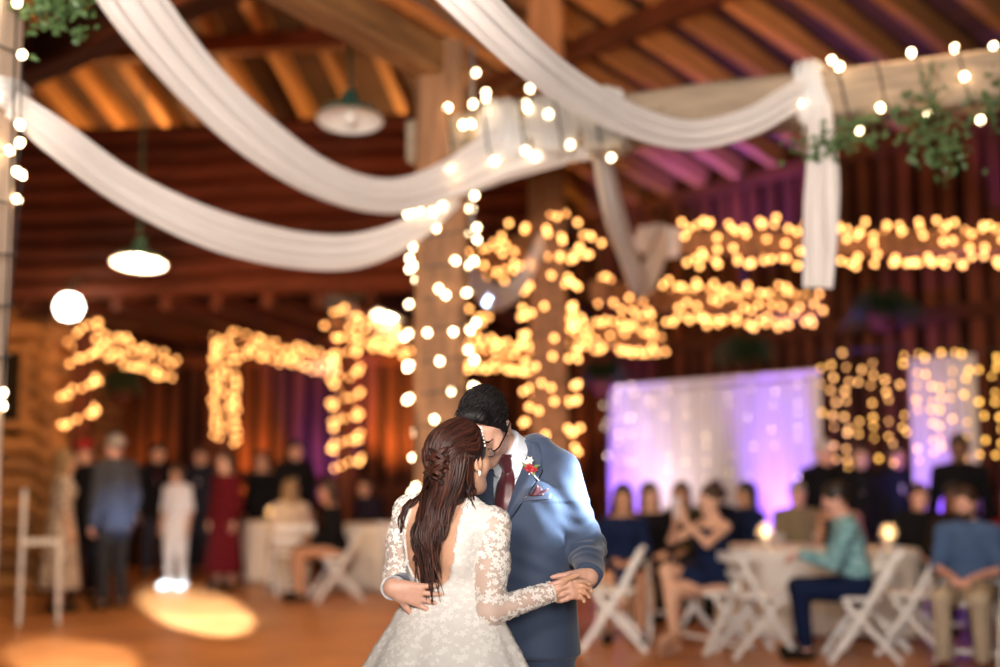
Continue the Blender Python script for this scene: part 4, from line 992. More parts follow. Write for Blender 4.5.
# ---- groom clothes
jk = Sdf(); JR = [(.845, 0, 0, .208, .146), (1.00, 0, 0, .200, .138), (1.12, 0, 0, .187, .128), (1.22, 0, 0, .193, .132), (1.35, 0, 0, .198, .136), (1.41, 0, -.005, .185, .124), (1.46, 0, -.015, .150, .104), (1.505, 0, -.02, .105, .085), (1.55, 0, -.025, .085, .072)]
jk.loft(JR, gc, Gf, .02, e=2.3)
jarm = Sdf()
for g in (-1, 1):
    jk.rc(GL(g * .052, -.02, 1.535), gsh[g] + V(0, 0, .012), .042, .056, .04)
    jarm.rc(gsh[g] + V(0, 0, -.005), gel[g], .064, .060, .035)
    cf = gel[g] + (gwr[g] - gel[g]) * (.97 if g < 0 else .92); jarm.rc(gel[g], cf, .058 if g < 0 else .046, .045 if g < 0 else .034, .03)
    c_ = gwr[g]; dd = nrm(gwr[g] - gel[g]); 
jk.merge(jarm)
for g in (-1, 1):
    cf = gel[g] + (gwr[g] - gel[g]) * (.99 if g < 0 else .94); dd = nrm(gwr[g] - gel[g])
    def fn(X, Y, Z_, cf=cf, dd=dd):
        al = (X - cf[0]) * dd[0] + (Y - cf[1]) * dd[1] + (Z_ - cf[2]) * dd[2]
        rr = np.sqrt(np.maximum((X - cf[0]) ** 2 + (Y - cf[1]) ** 2 + (Z_ - cf[2]) ** 2 - al * al, 0))
        return np.maximum(np.maximum(-al, rr - .085), al - .09)
    jk.op(fn, cf - .12, cf + .12, .004, 'cut')
def jl(X, Y): x0 = X - gc[0]; y0 = Y - gc[1]; return x0 * Gr[0] + y0 * Gr[1], x0 * Gf[0] + y0 * Gf[1]
VZ0 = 1.27
def vcut(X, Y, Z_):
    x, y = jl(X, Y); hw = np.interp(Z_, [VZ0, 1.36, 1.46, 1.60], [0.0, .036, .055, .060]); d = np.abs(x - .004) - hw
    return np.maximum(np.maximum(d, .045 - y), VZ0 - Z_)
jk.op(vcut, GL(0, .1, 1.38) - .26, GL(0, .1, 1.38) + .26, .004, 'cut')
def slit(X, Y, Z_):
    x, y = jl(X, Y); edge = np.interp(Z_, [.84, .90, 1.0, VZ0], [.075, .02, .006, .002]); return np.maximum(np.maximum(np.abs(x - .012) - edge, .105 - y), Z_ - VZ0)
jk.op(slit, GL(0, .1, 1.02) - .25, GL(0, .1, 1.02) + .25, .006, 'cut')
def creases(v):
    q = np.zeros(len(v)); d = np.linalg.norm(v - gel[-1], axis=1); ax = nrm(gwr[-1] - gsh[-1]); t = (v - gel[-1]) @ ax
    q += .0050 * np.exp(-(d / .11) ** 2) * np.sin(t * 150 + 3 * np.sin(v[:, 0] * 30 + v[:, 1] * 25))
    d2 = np.linalg.norm(v - (gsh[-1] + V(-.02, 0, -.1)), axis=1); q += .0028 * np.exp(-(d2 / .12) ** 2) * np.sin((v[:, 0] * .8 + v[:, 2] * .6) * 95)
    q += .0022 * np.sin(v[:, 0] * 31 + v[:, 2] * 17 + 2 * np.sin(v[:, 1] * 22)) * (v[:, 2] < 1.35)
    q += .003 * np.exp(-((v[:, 2] - 1.13) / .07) ** 2) * np.sin(v[:, 2] * 90 + v[:, 0] * 40)
    return v + jk.normal(v) * q[:, None]
jacket = skin('jacket', jk, .0048, M_SUIT, groom, go, it=2, disp=creases)
sh_ = Sdf(); sh_.loft([(z, a, b, c - .020, d - .018) for z, a, b, c, d in JR if z > .9], gc, Gf, .02, e=2.2); gnd = nrm(ghc - GR[2] * .06 - GR[1] * .03 - gnk); cp = gnk + gnd * .108; sh_.rc(gnk - gnd * .02, gnk + gnd * .15, .080, .069, .02)
sh_.op(lambda X, Y, Z_: (X - cp[0]) * gnd[0] + (Y - cp[1]) * gnd[1] + (Z_ - cp[2]) * gnd[2], None, None, .006, 'clip')
skin('shirt', sh_, .0055, M_SHIRT, groom, go, it=1)
def band(c, ax, r0, r1, l, t=.0025, n=28):
    "an open ring of cloth or metal round a wrist"
    ax = nrm(ax); y = nrm(np.cross(ax, (0, 0, 1))); z = np.cross(ax, y); m_ = MB(); ring = [y * math.cos(a) + z * math.sin(a) for a in np.linspace(0, 2 * PI, n + 1)[:-1]]
    vs = [c + q_ * r_ + ax * d_ for d_, r_ in ((-l / 2, r0), (-l / 2, r0 + t), (l / 2, r1 + t), (l / 2, r1)) for q_ in ring]
    m_.add(vs, [(j * n + k, j * n + (k + 1) % n, ((j + 1) % 4) * n + (k + 1) % n, ((j + 1) % 4) * n + k) for j in range(4) for k in range(n)]); return m_
for g in (-1, 1):
    dd = nrm(gwr[g] - gel[g]); band(gwr[g] - dd * (.035 if g < 0 else .020) - go, dd, .034, .033, .05).build('cuff', M_SHIRT, groom, True)
tr = Sdf(); tr.loft([(.86, 0, 0, .185, .128), (.98, 0, 0, .18, .122), (1.02, 0, 0, .175, .118)], gc, Gf, .03)
for g in (-1, 1):
    tr.rc(GL(g * .09, 0, .88), GL(g * .11, .03, .5), .105, .082, .05); tr.rc(GL(g * .11, .03, .5), GL(g * .12, -.01, .10), .082, .072, .03)
skin('trousers', tr, (.008, .012), M_SUIT, groom, go)
for g in (-1, 1): sho = Sdf(); sho.rc(GL(g * .12, -.05, .055), GL(g * .14, .12, .045), .046, .042, .02); sho.rc(GL(g * .14, .12, .045), GL(g * .145, .18, .035), .042, .03, .02); skin('shoe', sho, .008, M_BLACK, groom, go)
# panels laid on the jacket front
def panel(name, S, poly, m, parent, o0, LF, fwd, off=.004, thick=.004, n=26, bulge=0.0, e=2):
    "fills a quad strip between two polylines (local x, z) and lays it on the surface of S seen along -fwd"
    a, b = [np.array(q, float) for q in poly]; ts = np.linspace(0, 1, n)
    ra = spline(np.c_[a, np.zeros(len(a))], n)[:, :2] if len(a) > 2 else a[0] + (a[1] - a[0]) * ts[:, None]
    rb = spline(np.c_[b, np.zeros(len(b))], n)[:, :2] if len(b) > 2 else b[0] + (b[1] - b[0]) * ts[:, None]
    K = 9; P = []
    for i in range(n):
        for k in range(K): u = k / (K - 1); q = ra[i] * (1 - u) + rb[i] * u; P.append(LF(q[0], .26, q[1]))
    P = S.trace(np.array(P), -np.array(fwd)); 
    us = np.tile(np.linspace(0, 1, K), n); bl = bulge * np.sin(us * PI) ** e
    top = P + np.array(fwd) * (off + thick + bl)[:, None]; bot = P + np.array(fwd) * (off * .2 - .003)
    f1 = [(i * K + k, i * K + k + 1, (i + 1) * K + k + 1, (i + 1) * K + k) for i in range(n - 1) for k in range(K - 1)]; N_ = n * K
    rim = [i * K for i in range(n)] + [(n - 1) * K + k for k in range(1, K)] + [i * K + K - 1 for i in range(n - 2, -1, -1)] + [k for k in range(K - 2, 0, -1)]
    f2 = [(rim[i], rim[(i + 1) % len(rim)], rim[(i + 1) % len(rim)] + N_, rim[i] + N_) for i in range(len(rim))]
    return link(name, mkmesh(name, np.concatenate([top, bot]) - np.array(o0), f1 + f2, True), m, parent)
jf = Sdf(); jf.loft(JR, gc, Gf, .02, e=2.3)        # the jacket front without its opening
for g in (-1, 1): jf.rc(GL(g * .052, -.02, 1.535), gsh[g] + V(0, 0, .012), .042, .056, .04)
for g in (-1, 1):
    panel('lapel', jf, ([(g * .004, 1.272), (g * .030, 1.35), (g * .046, 1.42), (g * .055, 1.475)], [(g * .010, 1.268), (g * .072, 1.35), (g * .118, 1.445), (g * .092, 1.462)]), M_SUITD, jacket, go, GL, Gf, .003, .005, bulge=.006)
    ed = spline([(g * .010, 1.268, 0), (g * .072, 1.35, 0), (g * .118, 1.445, 0), (g * .092, 1.462, 0)], 24); ed = jf.trace([GL(q_[0], .26, q_[1]) for q_ in ed], -Gf) + Gf * .005; mb = MB(); mb.tube(ed - go, .0022, 5); mb.build('lapel_edge', M_BLACK, jacket, True)  # black tube drawn as the shadow line along the lapel
    panel('collar', jf, ([(g * .054, 1.465), (g * .060, 1.51), (g * .060, 1.55)], [(g * .118, 1.452), (g * .108, 1.50), (g * .085, 1.548)]), M_SUITD, jacket, go, GL, Gf, .004, .006, n=14, bulge=.005)
    panel('shirt_collar', sh_, ([(g * .006, 1.487), (g * .028, 1.498), (g * .05, 1.508)], [(g * .030, 1.425), (g * .054, 1.445), (g * .062, 1.48)]), M_SHIRT, groom, go, GL, Gf, .006, .005, n=14, bulge=.002)
tie_ = panel('tie', sh_, ([(-.014, 1.47), (-.026, 1.43), (-.034, 1.38), (-.038, 1.31), (-.040, 1.22), (-.040, 1.15)], [(.014, 1.47), (.026, 1.43), (.034, 1.38), (.038, 1.31), (.040, 1.22), (.040, 1.15)]), M_TIE, groom, go, GL, Gf, .004, .004, bulge=.010)
panel('tie_knot', sh_, ([(-.020, 1.505), (-.019, 1.472), (-.013, 1.445)], [(.020, 1.505), (.019, 1.472), (.013, 1.445)]), M_TIE, tie_, (0, 0, 0) if False else go, GL, Gf, .010, .006, n=12, bulge=.010)
panel('pocket_welt', jf, ([(-.155, 1.360), (-.07, 1.352)], [(-.155, 1.378), (-.07, 1.370)]), M_SUITD, jacket, go, GL, Gf, .002, .003, n=12)
for pts_ in (([(-.135, 1.372), (-.128, 1.392), (-.118, 1.404)], [(-.085, 1.370), (-.100, 1.380), (-.112, 1.406)]), ([(-.128, 1.372), (-.140, 1.382), (-.146, 1.392)], [(-.105, 1.372), (-.128, 1.385), (-.144, 1.394)])):
    panel('pocket_square', jf, pts_, M_TIE, groom, go, GL, Gf, .004, .003, n=10, bulge=.006)
mb = MB(); q = jf.trace([GL(.0, .26, 1.23), GL(.0, .26, 1.12)], -Gf)
for c in q:
    mb = MB(); Rr = np.array([Gr, np.array((0, 0, 1.)), Gf]); ring = [V(.010 * math.cos(a), .010 * math.sin(a), 0) for a in np.linspace(0, 2 * PI, 13)[:-1]]
    vs = [c + p_ @ Rr + Gf * d_ for d_ in (0, .006) for p_ in ring] + [c + Gf * .007]; mb.add([v - go for v in vs], [(k, (k + 1) % 12, 12 + (k + 1) % 12, 12 + k) for k in range(12)] + [(12 + k, 12 + (k + 1) % 12, 24) for k in range(12)]); mb.build('button', M_BLACK, jacket, True)
# boutonniere
bt = jf.trace([GL(-.082, .26, 1.455)], -Gf)[0] + Gf * .016
btn = empty('boutonniere', tuple(bt - go), 0, groom)
def flower(name, c, r, n, m, layers=2, parent=btn, seed=0):
    rr = random.Random(seed); mb = MB()
    for l in range(layers):
        for k in range(n):
            a = 2 * PI * k / n + l * .5; d_ = math.cos(a) * Gr + math.sin(a) * V(0, 0, 1); leafmesh(mb, np.array(c) + Gf * l * .004, d_ + Gf * (.35 + .6 * l), Gf, r * (1 - .35 * l) * rr.uniform(.85, 1.1), r * .36)
    mb.build(name, m, parent)
M_RED = mat('red_petal', (.42, .012, .018), .5, var=.4, vscale=90); M_CREAM = mat('cream_petal', (.8, .72, .6), .6); M_GRN = mat('stem_green', (.12, .22, .06), .6)
flower('red_flower', (0, 0, .004), .021, 8, M_RED, 3); flower('red_flower', Gr * -.018 + V(0, 0, .002), .014, 7, M_RED, 2, seed=2); flower('cream_flower', Gr * -.002 + V(0, 0, .030), .016, 6, M_CREAM, 2); flower('cream_flower', Gr * .014 + V(0, 0, .022), .010, 6, M_CREAM, 1, seed=3)
for dx, dz, l in ((-.028, .012, .03), (.02, .018, .028), (-.018, -.02, .026), (.012, -.012, .022)):
    mb = MB(); leafmesh(mb, Gr * dx * .4 + V(0, 0, dz * .4), Gr * dx + V(0, 0, dz) + Gf * .004, Gf, l, .007); mb.build('leaf', M_GRN, btn)
for k in range(4):
    mb = MB(); mb.tube([V(0, 0, -.004), Gr * (.008 + .007 * k) * (1 if k < 3 else -1.2) + V(0, 0, -.048 + .004 * k) + Gf * .003], .0022, 5); mb.build('stem', M_CREAM if k % 2 else M_GRN, btn)
mb = MB(); mb.tube([Gr * .010 + V(0, 0, -.018) + Gf * .003, Gr * -.004 + V(0, 0, -.016) + Gf * .004], .005, 8); mb.build('ribbon', M_CREAM, btn)
# hair
gh = Sdf(); gh.ell(GT(0, -.022, .044), V(.0805, .099, .090), GR, .02); gh.rc(GT(-.02, .055, .105), GT(.035, .05, .108), .026, .026, .03)
gh.ell(GT(0, .122, .018), V(.082, .084, .100), GR, .010, 'cut'); gh.ell(GT(0, .03, -.135), V(.14, .125, .115), GR, .012, 'cut')
for g in (-1, 1): gh.rc(GT(g * .076, .012, .002), GT(g * .074, .010, .03), .006, .010, .012)
ghair = skin('hair', gh, .004, M_HAIRG, groom, go, it=1)
rs = np.random.default_rng(3); vv = np.array([v.co for v in ghair.data.vertices]) + go; nn_ = gh.normal(vv); mb = MB(); sweep = nrm(GR[1] * .8 + GR[0] * .45)
for i in rs.choice(len(vv), 520, replace=False):
    p = vv[i]; loc = (p - ghc) @ GR.T
    if loc[1] > .035 and loc[2] < .115: continue
    d_ = sweep if loc[2] > .07 else nrm(-GR[2] * .8 + GR[1] * -.25); d_ = nrm(d_ + rs.normal(0, .18, 3)); d_ = nrm(d_ - nn_[i] * (d_ @ nn_[i])); l = rs.uniform(.018, .034) if loc[2] > .06 else rs.uniform(.008, .014)
    mb.tube([p - d_ * l * .4 - nn_[i] * .002 - go, p + nn_[i] * .003 - go, p + d_ * l * .5 + nn_[i] * .002 - go, p + d_ * l - nn_[i] * .002 - go], [.0012, .0022, .0018, .0004], 4)
mb.build('hair_strands', M_HAIRG, ghair, True)
# brows, closed lids
for g in (-1, 1):
    mb = MB(); pts_ = gb.trace([GT(g * x, .14, .026 + .006 * math.sin(i / 5 * PI)) for i, x in enumerate(np.linspace(.014, .05, 6))], -GR[1]); mb.tube(pts_ + GR[1] * .001 - go, [.002, .0034, .0036, .0034, .003, .0015], 6); mb.build('eyebrow', M_HAIRG, groom, True)
    mb = MB(); pts_ = gb.trace([GT(g * x, .14, -.006 - .003 * math.sin(i / 5 * PI)) for i, x in enumerate(np.linspace(.02, .046, 6))], -GR[1]); mb.tube(pts_ - go, .0014, 5); mb.build('eyelash', M_HAIRG, groom, True)
M_LIP = mat('lip', (.48, .19, .16), .45)
mb = MB(); pts_ = gb.trace([GT(x, .14, -.0695 - .002 * abs(x) / .02) for x in np.linspace(-.021, .021, 9)], -GR[1]); mb.tube(pts_ - go, [.0008, .002, .0026, .003, .003, .003, .0026, .002, .0008], 6); mb.build('lips', M_LIP, groom, True)
# glasses
gl = empty('glasses', tuple(GT(0, .1, 0) - go), 0, groom); g0 = GT(0, .1, 0)
for g in (-1, 1):
    ring = [GT(g * .035 + .025 * math.copysign(abs(math.cos(a)) ** .7, math.cos(a)), .112 - .006 * abs(math.cos(a) * .5 + g * .5) , -.002 + .017 * math.copysign(abs(math.sin(a)) ** .7, math.sin(a))) - g0 for a in np.linspace(0, 2 * PI, 25)]
    mb = MB(); mb.tube(ring, .0017, 5, cap=False); mb.build('rim', M_BLACK, gl)
    mb = MB(); mb.add(ring[:-1] + [sum(ring[:-1]) / 24], [(k, (k + 1) % 24, 24) for k in range(24)]); mb.build('lens', M_LENS, gl)
    mb = MB(); mb.tube([GT(g * .061, .108, .008) - g0, GT(g * .074, .09, .010) - g0, GT(g * .0845, .03, .012) - g0, GT(g * .087, -.012, .014) - g0, GT(g * .086, -.03, -.006) - g0], .0026, 6); mb.build('temple', M_BLACK, gl)
mb = MB(); mb.tube([GT(-.011, .116, .004) - g0, GT(0, .119, .007) - g0, GT(.011, .116, .004) - g0], .0018, 5); mb.build('bridge', M_BLACK, gl)
# wrist watch on the hand at her waist
wt = gwr[1] - nrm(gwr[1] - gel[1]) * .004; wax = nrm(gwr[1] - gel[1]); wy = nrm(np.cross(wax, (0, 0, 1))); wz = np.cross(wax, wy); wat = empty('wrist_watch', tuple(wt - go), 0, groom)
mb = MB()
prof = [wy * .036 * math.cos(a) + wz * .034 * math.sin(a) for a in np.linspace(0, 2 * PI, 25)]
vs = [p_ * q_ + wax * d_ for d_, q_ in ((-.009, 1), (-.009, 1.08), (.009, 1.08), (.009, 1)) for p_ in prof[:-1]]
mb.add(vs, [(j * 24 + k, j * 24 + (k + 1) % 24, ((j + 1) % 4) * 24 + (k + 1) % 24, ((j + 1) % 4) * 24 + k) for j in range(4) for k in range(24)]); mb.build('band', M_STEEL, wat)

# ---- bride gown
def skirt_rip(a, z): return np.interp(z, [0, .5, .9, 1.07], [.055, .045, .02, 0.0]) * (np.sin(a * 9 + .6) + .5 * np.sin(a * 17 + 1.3))
body_d = Sdf(); body_d.loft([r for r in BT_ROWS if r[0] > .95], bc, Bf, .03)
for g in (-1, 1): body_d.rc(BL(g * .055, .085, 1.24), BL(g * .055, .09, 1.23), .055, .055, .04)
for g in (-1, 1): body_d.rc(BL(g * .075, -.075, 1.26), BL(g * .06, -.082, 1.18), .028, .03, .05)
body_d.rc(BL(-.115, 0, 1.322), BL(.03, 0, 1.318), .050, .050, .04); body_d.rc(BL(.03, 0, 1.318), BL(.125, 0, 1.288), .050, .050, .04)
dr = Sdf(); dr.merge(body_d)
SK = [(.02, 0, -.22, .70, .56), (.5, 0, -.10, .45, .36), (.75, 0, -.035, .312, .25), (.84, 0, -.02, .262, .215), (.92, 0, -.01, .215, .178), (1.00, 0, 0, .165, .130), (1.05, 0, 0, .134, .106), (1.075, 0, 0, .126, .098)]
def back_open(X, Y, Z_):
    x0 = X - bc[0]; y0 = Y - bc[1]; x = x0 * Br[0] + y0 * Br[1]; y = x0 * Bf[0] + y0 * Bf[1]
    hw = np.interp(Z_, [1.085, 1.10, 1.13, 1.18, 1.28, 1.40], [0.0, .035, .068, .088, .096, .088]); return np.maximum(np.maximum(np.abs(x + .018) - hw * 1.0, y + .0), 1.085 - Z_)
def front_open(X, Y, Z_): return np.maximum(np.abs((X - bc[0]) * Br[0] + (Y - bc[1]) * Br[1]) - .075, 1.31 - Z_) + 0 * Y
dress_ops = list(dr.ops); dr = Sdf(); dr.ops = dress_ops; 
drs = Sdf(); drs.ops = [(fn, lo, hi, k, md) for fn, lo, hi, k, md in dress_ops]; 
drs.op(lambda X, Y, Z_: 0 * X + 0 * Y + (Z_ - 1.372), None, None, .004, 'clip')
drs.op(back_open, BL(0, -.05, 1.24) - .25, BL(0, -.05, 1.24) + .25, .004, 'cut'); drs.op(front_open, BL(0, 0, 1.36) - .15, BL(0, 0, 1.36) + .15, .01, 'cut')
drs.loft(SK, bc, Bf, .02, ripple=skirt_rip); drs.off = .007
dress = skin('dress', drs, (.0075, .022), M_DRESS, bride, bo, it=1, zf=((1.02, 1.4, .005), (.7, 1.02, .009)))
slv = {}
for g in (-1, 1):
    S_ = Sdf(); S_.rc(bsh[g] + V(0, 0, .004), bsh[g] + (bel[g] - bsh[g]) * .45, .057, .053, .03); S_.rc(bsh[g] + (bel[g] - bsh[g]) * .45, bel[g], .053, .043, .03); S_.rc(bel[g], bwr[g], .042, .030, .02)
    dd = nrm(bwr[g] - bel[g]); S_.op(lambda X, Y, Z_, w_=bwr[g], dd=dd: np.where(np.sqrt((X - w_[0]) ** 2 + (Y - w_[1]) ** 2 + (Z_ - w_[2]) ** 2) < .1, (X - w_[0]) * dd[0] + (Y - w_[1]) * dd[1] + (Z_ - w_[2]) * dd[2] - .006, -.05), None, None, .003, 'clip'); slv[g] = S_
    skin('sleeve', S_, .006, M_TULLE, bride, bo, it=1)
    cf = MB(); y_ = nrm(np.cross(dd, (0, 0, 1))); z_ = np.cross(dd, y_); cf.tube([bwr[g] + dd * .004 + (y_ * math.cos(a) + z_ * math.sin(a)) * (.031 + .002 * math.sin(a * 8)) - bo for a in np.linspace(0, 2 * PI, 33)], .003, 5, cap=False); cf.build('sleeve_edge', M_LACE, bride)
# lace flowers: five petals and a raised heart, thin and slightly cupped
mb = MB()
for k in range(5):
    a = 2 * PI * k / 5; d_ = V(math.cos(a), math.sin(a), 0); s_ = V(-math.sin(a), math.cos(a), 0)
    mb.add([V(0, 0, .0015), d_ * .5 + s_ * .30 + V(0, 0, .10), d_ * .95 + s_ * .22 + V(0, 0, .05), d_ * 1.05 + V(0, 0, .03), d_ * .95 - s_ * .22 + V(0, 0, .05), d_ * .5 - s_ * .30 + V(0, 0, .10), d_ * .6 + V(0, 0, .02)], [(0, 1, 6), (1, 2, 6), (2, 3, 6), (3, 4, 6), (4, 5, 6), (5, 0, 6)])
mb.lathe([(.16, .02), (.12, .14), (.001, .17)], n=6); LF1 = mb.mesh('lace_flower', True); LF1.materials.append(M_LACE)
mb = MB()
for q in (0, .8, -.8):
    d_ = V(math.cos(q), math.sin(q), 0); s_ = V(-math.sin(q), math.cos(q), 0); mb.add([V(0, 0, 0), d_ * .6 + s_ * .26 + V(0, 0, .08), d_ * 1.25 + V(0, 0, .02), d_ * .6 - s_ * .26 + V(0, 0, .08), d_ * .6 + V(0, 0, .02)], [(0, 1, 4), (1, 2, 4), (2, 3, 4), (3, 0, 4)])
LF2 = mb.mesh('lace_leaf', True); LF2.materials.append(M_LACE)
rs = np.random.default_rng(11); placed = []; rest = MB(); nobj = [0]
def lace(S, ob, dens, ok, rmin, rmax, gap, cap):
    P = np.array([v.co for v in ob.data.vertices]) + bo; idx = rs.permutation(len(P)); N_ = S.normal(P[idx[:dens]]); 
    for p, n_ in zip(P[idx[:dens]], N_):
        if not ok(p, n_): continue
        if placed and (((np.array(placed[-400:]) - p) ** 2).sum(1) < gap * gap).any(): continue
        placed.append(p); r = rs.uniform(rmin, rmax); a = rs.uniform(0, 6.3); t = nrm(np.cross(n_, V(math.sin(a), math.cos(a), .3))); b_ = np.cross(n_, t)
        me = LF1 if rs.random() < .62 else LF2; M = Matrix(((t[0], b_[0], n_[0], 0), (t[1], b_[1], n_[1], 0), (t[2], b_[2], n_[2], 0), (0, 0, 0, 1)))
        if n_[1] < .25 and nobj[0] < cap:
            nobj[0] += 1; o = link(me.name.split('.')[0], me, None, dress); o.matrix_basis = Matrix.Translation(Vector(p - bo + n_ * .001)) @ M @ Matrix.Scale(r, 4)
        else:
            vs = np.array([v.co for v in me.vertices]) * r; rest.add((vs @ np.array([t, b_, n_])) + p - bo, [tuple(f.vertices) for f in me.polygons])
sl1 = [c for c in bride.children if c.name.startswith('sleeve') and not 'edge' in c.name]
axu = nrm(bel[1] - bsh[1])
def ok_sleeve(p, n_):
    t = np.dot(p - bsh[1], axu) / np.linalg.norm(bel[1] - bsh[1])
    if t < .45: return True
    if t < 1.0 and p[2] > bel[1][2] + .03: return n_[0] > -.15 or rs.random() < .12
    u = np.dot(p - bel[1], nrm(bwr[1] - bel[1])) / np.linalg.norm(bwr[1] - bel[1]); return (u > .45 and (n_[2] < .35 or u > .8)) or (n_[2] < -.3)
lace(slv[1], sl1[1], 2600, ok_sleeve, .009, .014, .0135, 120)
lace(slv[-1], sl1[0], 3000, lambda p, n_: n_[1] < .4, .010, .014, .018, 140)
lace(drs, dress, 9000, lambda p, n_: p[2] > 1.0 and n_[1] < .35, .009, .014, .0155, 225)
lace(drs, dress, 9000, lambda p, n_: .72 < p[2] <= 1.0 and n_[1] < .2 and rs.random() < .75 + .4 * (p[2] - .72), .008, .0125, .0165, 300)
lace(drs, dress, 5000, lambda p, n_: p[2] <= 1.0 and rs.random() < .35, .012, .018, .05, 300)
tag(rest.build('lace_applique', M_LACE, dress, True), kind='stuff')
# ---- bride hair
bh = Sdf(); bh.ell(BT(0, -.022, .040), V(.081, .103, .092), BR, .02); bh.rc(BT(0, -.07, .0), BT(0, -.06, -.10), .062, .05, .05); bh.ell(BT(0, .112, -.035), V(.078, .075, .09), BR, .012, 'cut'); bh.rc(BT(.07, .055, -.05), BT(.07, .05, -.08), .035, .035, .02, mode='cut'); bh.rc(BT(-.07, .055, -.05), BT(-.07, .05, -.08), .035, .035, .02, mode='cut')
M_HCAP = mat('hair_bride_cap', (.03, .009, .006), .45, var=.5, vscale=45, vstretch=(3, 3, .6), bump=.4)
bhair = skin('hair', bh, .0045, M_HCAP, bride, bo, it=1)
def tint(): 
    q = rs.random(); return tuple(np.array((.022, .007, .0055)) * (1 - q) + np.array((.085, .024, .014)) * q) if rs.random() > .10 else (.12, .040, .022)
mb = MB()
def lock(P, r, col, wave=.006, nw=3.0, ph=0.0, M_=30, sd=V(1, 0, 0)):
    C = spline(P, M_); t = np.linspace(0, 1, M_); amp = wave * np.clip(t * 1.6 - .25, 0, 1)
    C = C + sd * (amp * np.sin(t * nw * 2 * PI + ph))[:, None] + V(0, -1, 0) * (amp * .6 * np.cos(t * nw * 2 * PI + ph))[:, None]
    mb.tube(C - bo, r * np.interp(t, [0, .15, .7, 1], [.5, 1, .85, .15]), 6, col)
bhs = Sdf(); bhs.merge(bh)
SX, SY = np.arange(385, 500, 2.5), np.arange(410, 612, 3.0)
SO = np.array([at(x_, y_, 3.55) for x_ in SX for y_ in SY]); SD = np.array([nrm(at(x_, y_, 4.0) - at(x_, y_, 3.5)) for x_ in SX for y_ in SY]); ST = np.zeros(len(SO))
for _ in range(34):
    Q_ = SO + SD * ST[:, None]; ST = ST + np.clip(np.minimum(np.minimum(bb.pts(Q_), drs.pts(Q_)), bh.pts(Q_)), -.02, .06) * .85
ST = np.minimum(ST, .46).reshape(len(SX), len(SY))
def surf(px, py, out):
    "a point on her back or head at this image place, lifted by out towards the viewer"
    i = min(max((px - SX[0]) / 2.5, 0), len(SX) - 1.001); j = min(max((py - SY[0]) / 3.0, 0), len(SY) - 1.001); a, b = int(i), int(j); u, v_ = i - a, j - b
    t = (ST[a, b] * (1 - u) + ST[a + 1, b] * u) * (1 - v_) + (ST[a, b + 1] * (1 - u) + ST[a + 1, b + 1] * u) * v_
    d = nrm(at(px, py, 4.0) - at(px, py, 3.5)); return at(px, py, 3.55) + d * (t - out)
# hair falling down the back
for i in range(240):
    u = rs.uniform(0, 1); x0 = 428 + 42 * u + rs.normal(0, 2); y0 = rs.uniform(440, 462)
    x1 = 424 + 38 * u; x2 = 420 + 31 * u + rs.normal(0, 2); x3 = 417 + 23 * u + rs.normal(0, 2.5); ye = rs.uniform(552, 606) - 22 * abs(u - .45) - (35 * (u - .72) / .28 if u > .72 else 0); xe = 419 + 16 * u + rs.normal(0, 4) + (4 if ye > 570 else 0)
    o = rs.uniform(.004, .030)
    P = [surf(x0, y0, .004), surf(x1, 485, .006 + o * .6), surf(x2, 512, .008 + o), surf(x3, 540, .006 + o), surf(xe, ye, .004 + o * .5)]
    lock(P, rs.uniform(.0032, .0062), tint(), rs.uniform(.003, .008), rs.uniform(2.0, 3.4), rs.uniform(0, 6.3))
for i in range(10):   # strands thrown out over the far shoulder
    P = [surf(432 + rs.normal(0, 3), 470, .01), surf(422, 492, .016), surf(410 + rs.normal(0, 2), 503, .014), surf(403 + rs.normal(0, 2), 515 + rs.normal(0, 4), .01), surf(401 + rs.normal(0, 2), rs.uniform(525, 540), .008)]
    lock(P, rs.uniform(.003, .005), tint(), .003, 1.5, rs.uniform(0, 6))
for i in range(16):   # strands at the near side falling past the ear to the shoulder
    P = [surf(470 + rs.normal(0, 2), 455, .004), surf(470 + rs.normal(0, 2), 480, .008), surf(471 + rs.normal(0, 2), 492, .010), surf(470 + rs.normal(0, 3), rs.uniform(498, 510), .008)]
    lock(P, rs.uniform(.0028, .0045), tint(), .003, 1.2, rs.uniform(0, 6))
# crown hair combed back from the forehead and drawn into a twist
for i in range(120):
    a = rs.uniform(-1.25, 1.25); st = BT(.075 * math.sin(a), .068 * math.cos(a) - .015, .06 + .05 * math.cos(a)); mid = BT(.085 * math.sin(a) * .9, -.02, .128 - .075 * abs(a) ** 1.3); en = BT(.055 * a * .7 + rs.normal(0, .006), -.115, .03 - .03 * rs.random()); en2 = BT(.03 * a + rs.normal(0, .01), -.125, -.03 - .05 * rs.random())
    P = np.array([st, (st + mid) / 2 + BR[2] * .012, mid, (mid + en) / 2 - BR[1] * .018 + BR[2] * .012, en, en2]); d = bh.pts(P); n_ = bh.normal(P); P = P - n_ * (d - .0035)[:, None]
    lock(P, rs.uniform(.0035, .006), tint(), .0012, 1.5, rs.uniform(0, 6), 24)
for k in range(7):   # the looped twist down the back of the head
    c = (437 + rs.normal(0, 1.5), 452 + 8.5 * k); 
    for j in range(4):
        sg = 1 if (k + j) % 2 else -1; P = [surf(c[0] - 11 * sg, c[1] - 5, .012), surf(c[0] - 4 * sg, c[1] - 2 + j, .024), surf(c[0] + 5 * sg, c[1] + 3 + j, .024), surf(c[0] + 12 * sg, c[1] + 9, .012)]; lock(P, .0055, tint(), .001, 1, 0, 14)
mb.build('hair_locks', M_HAIRB, bhair, True)
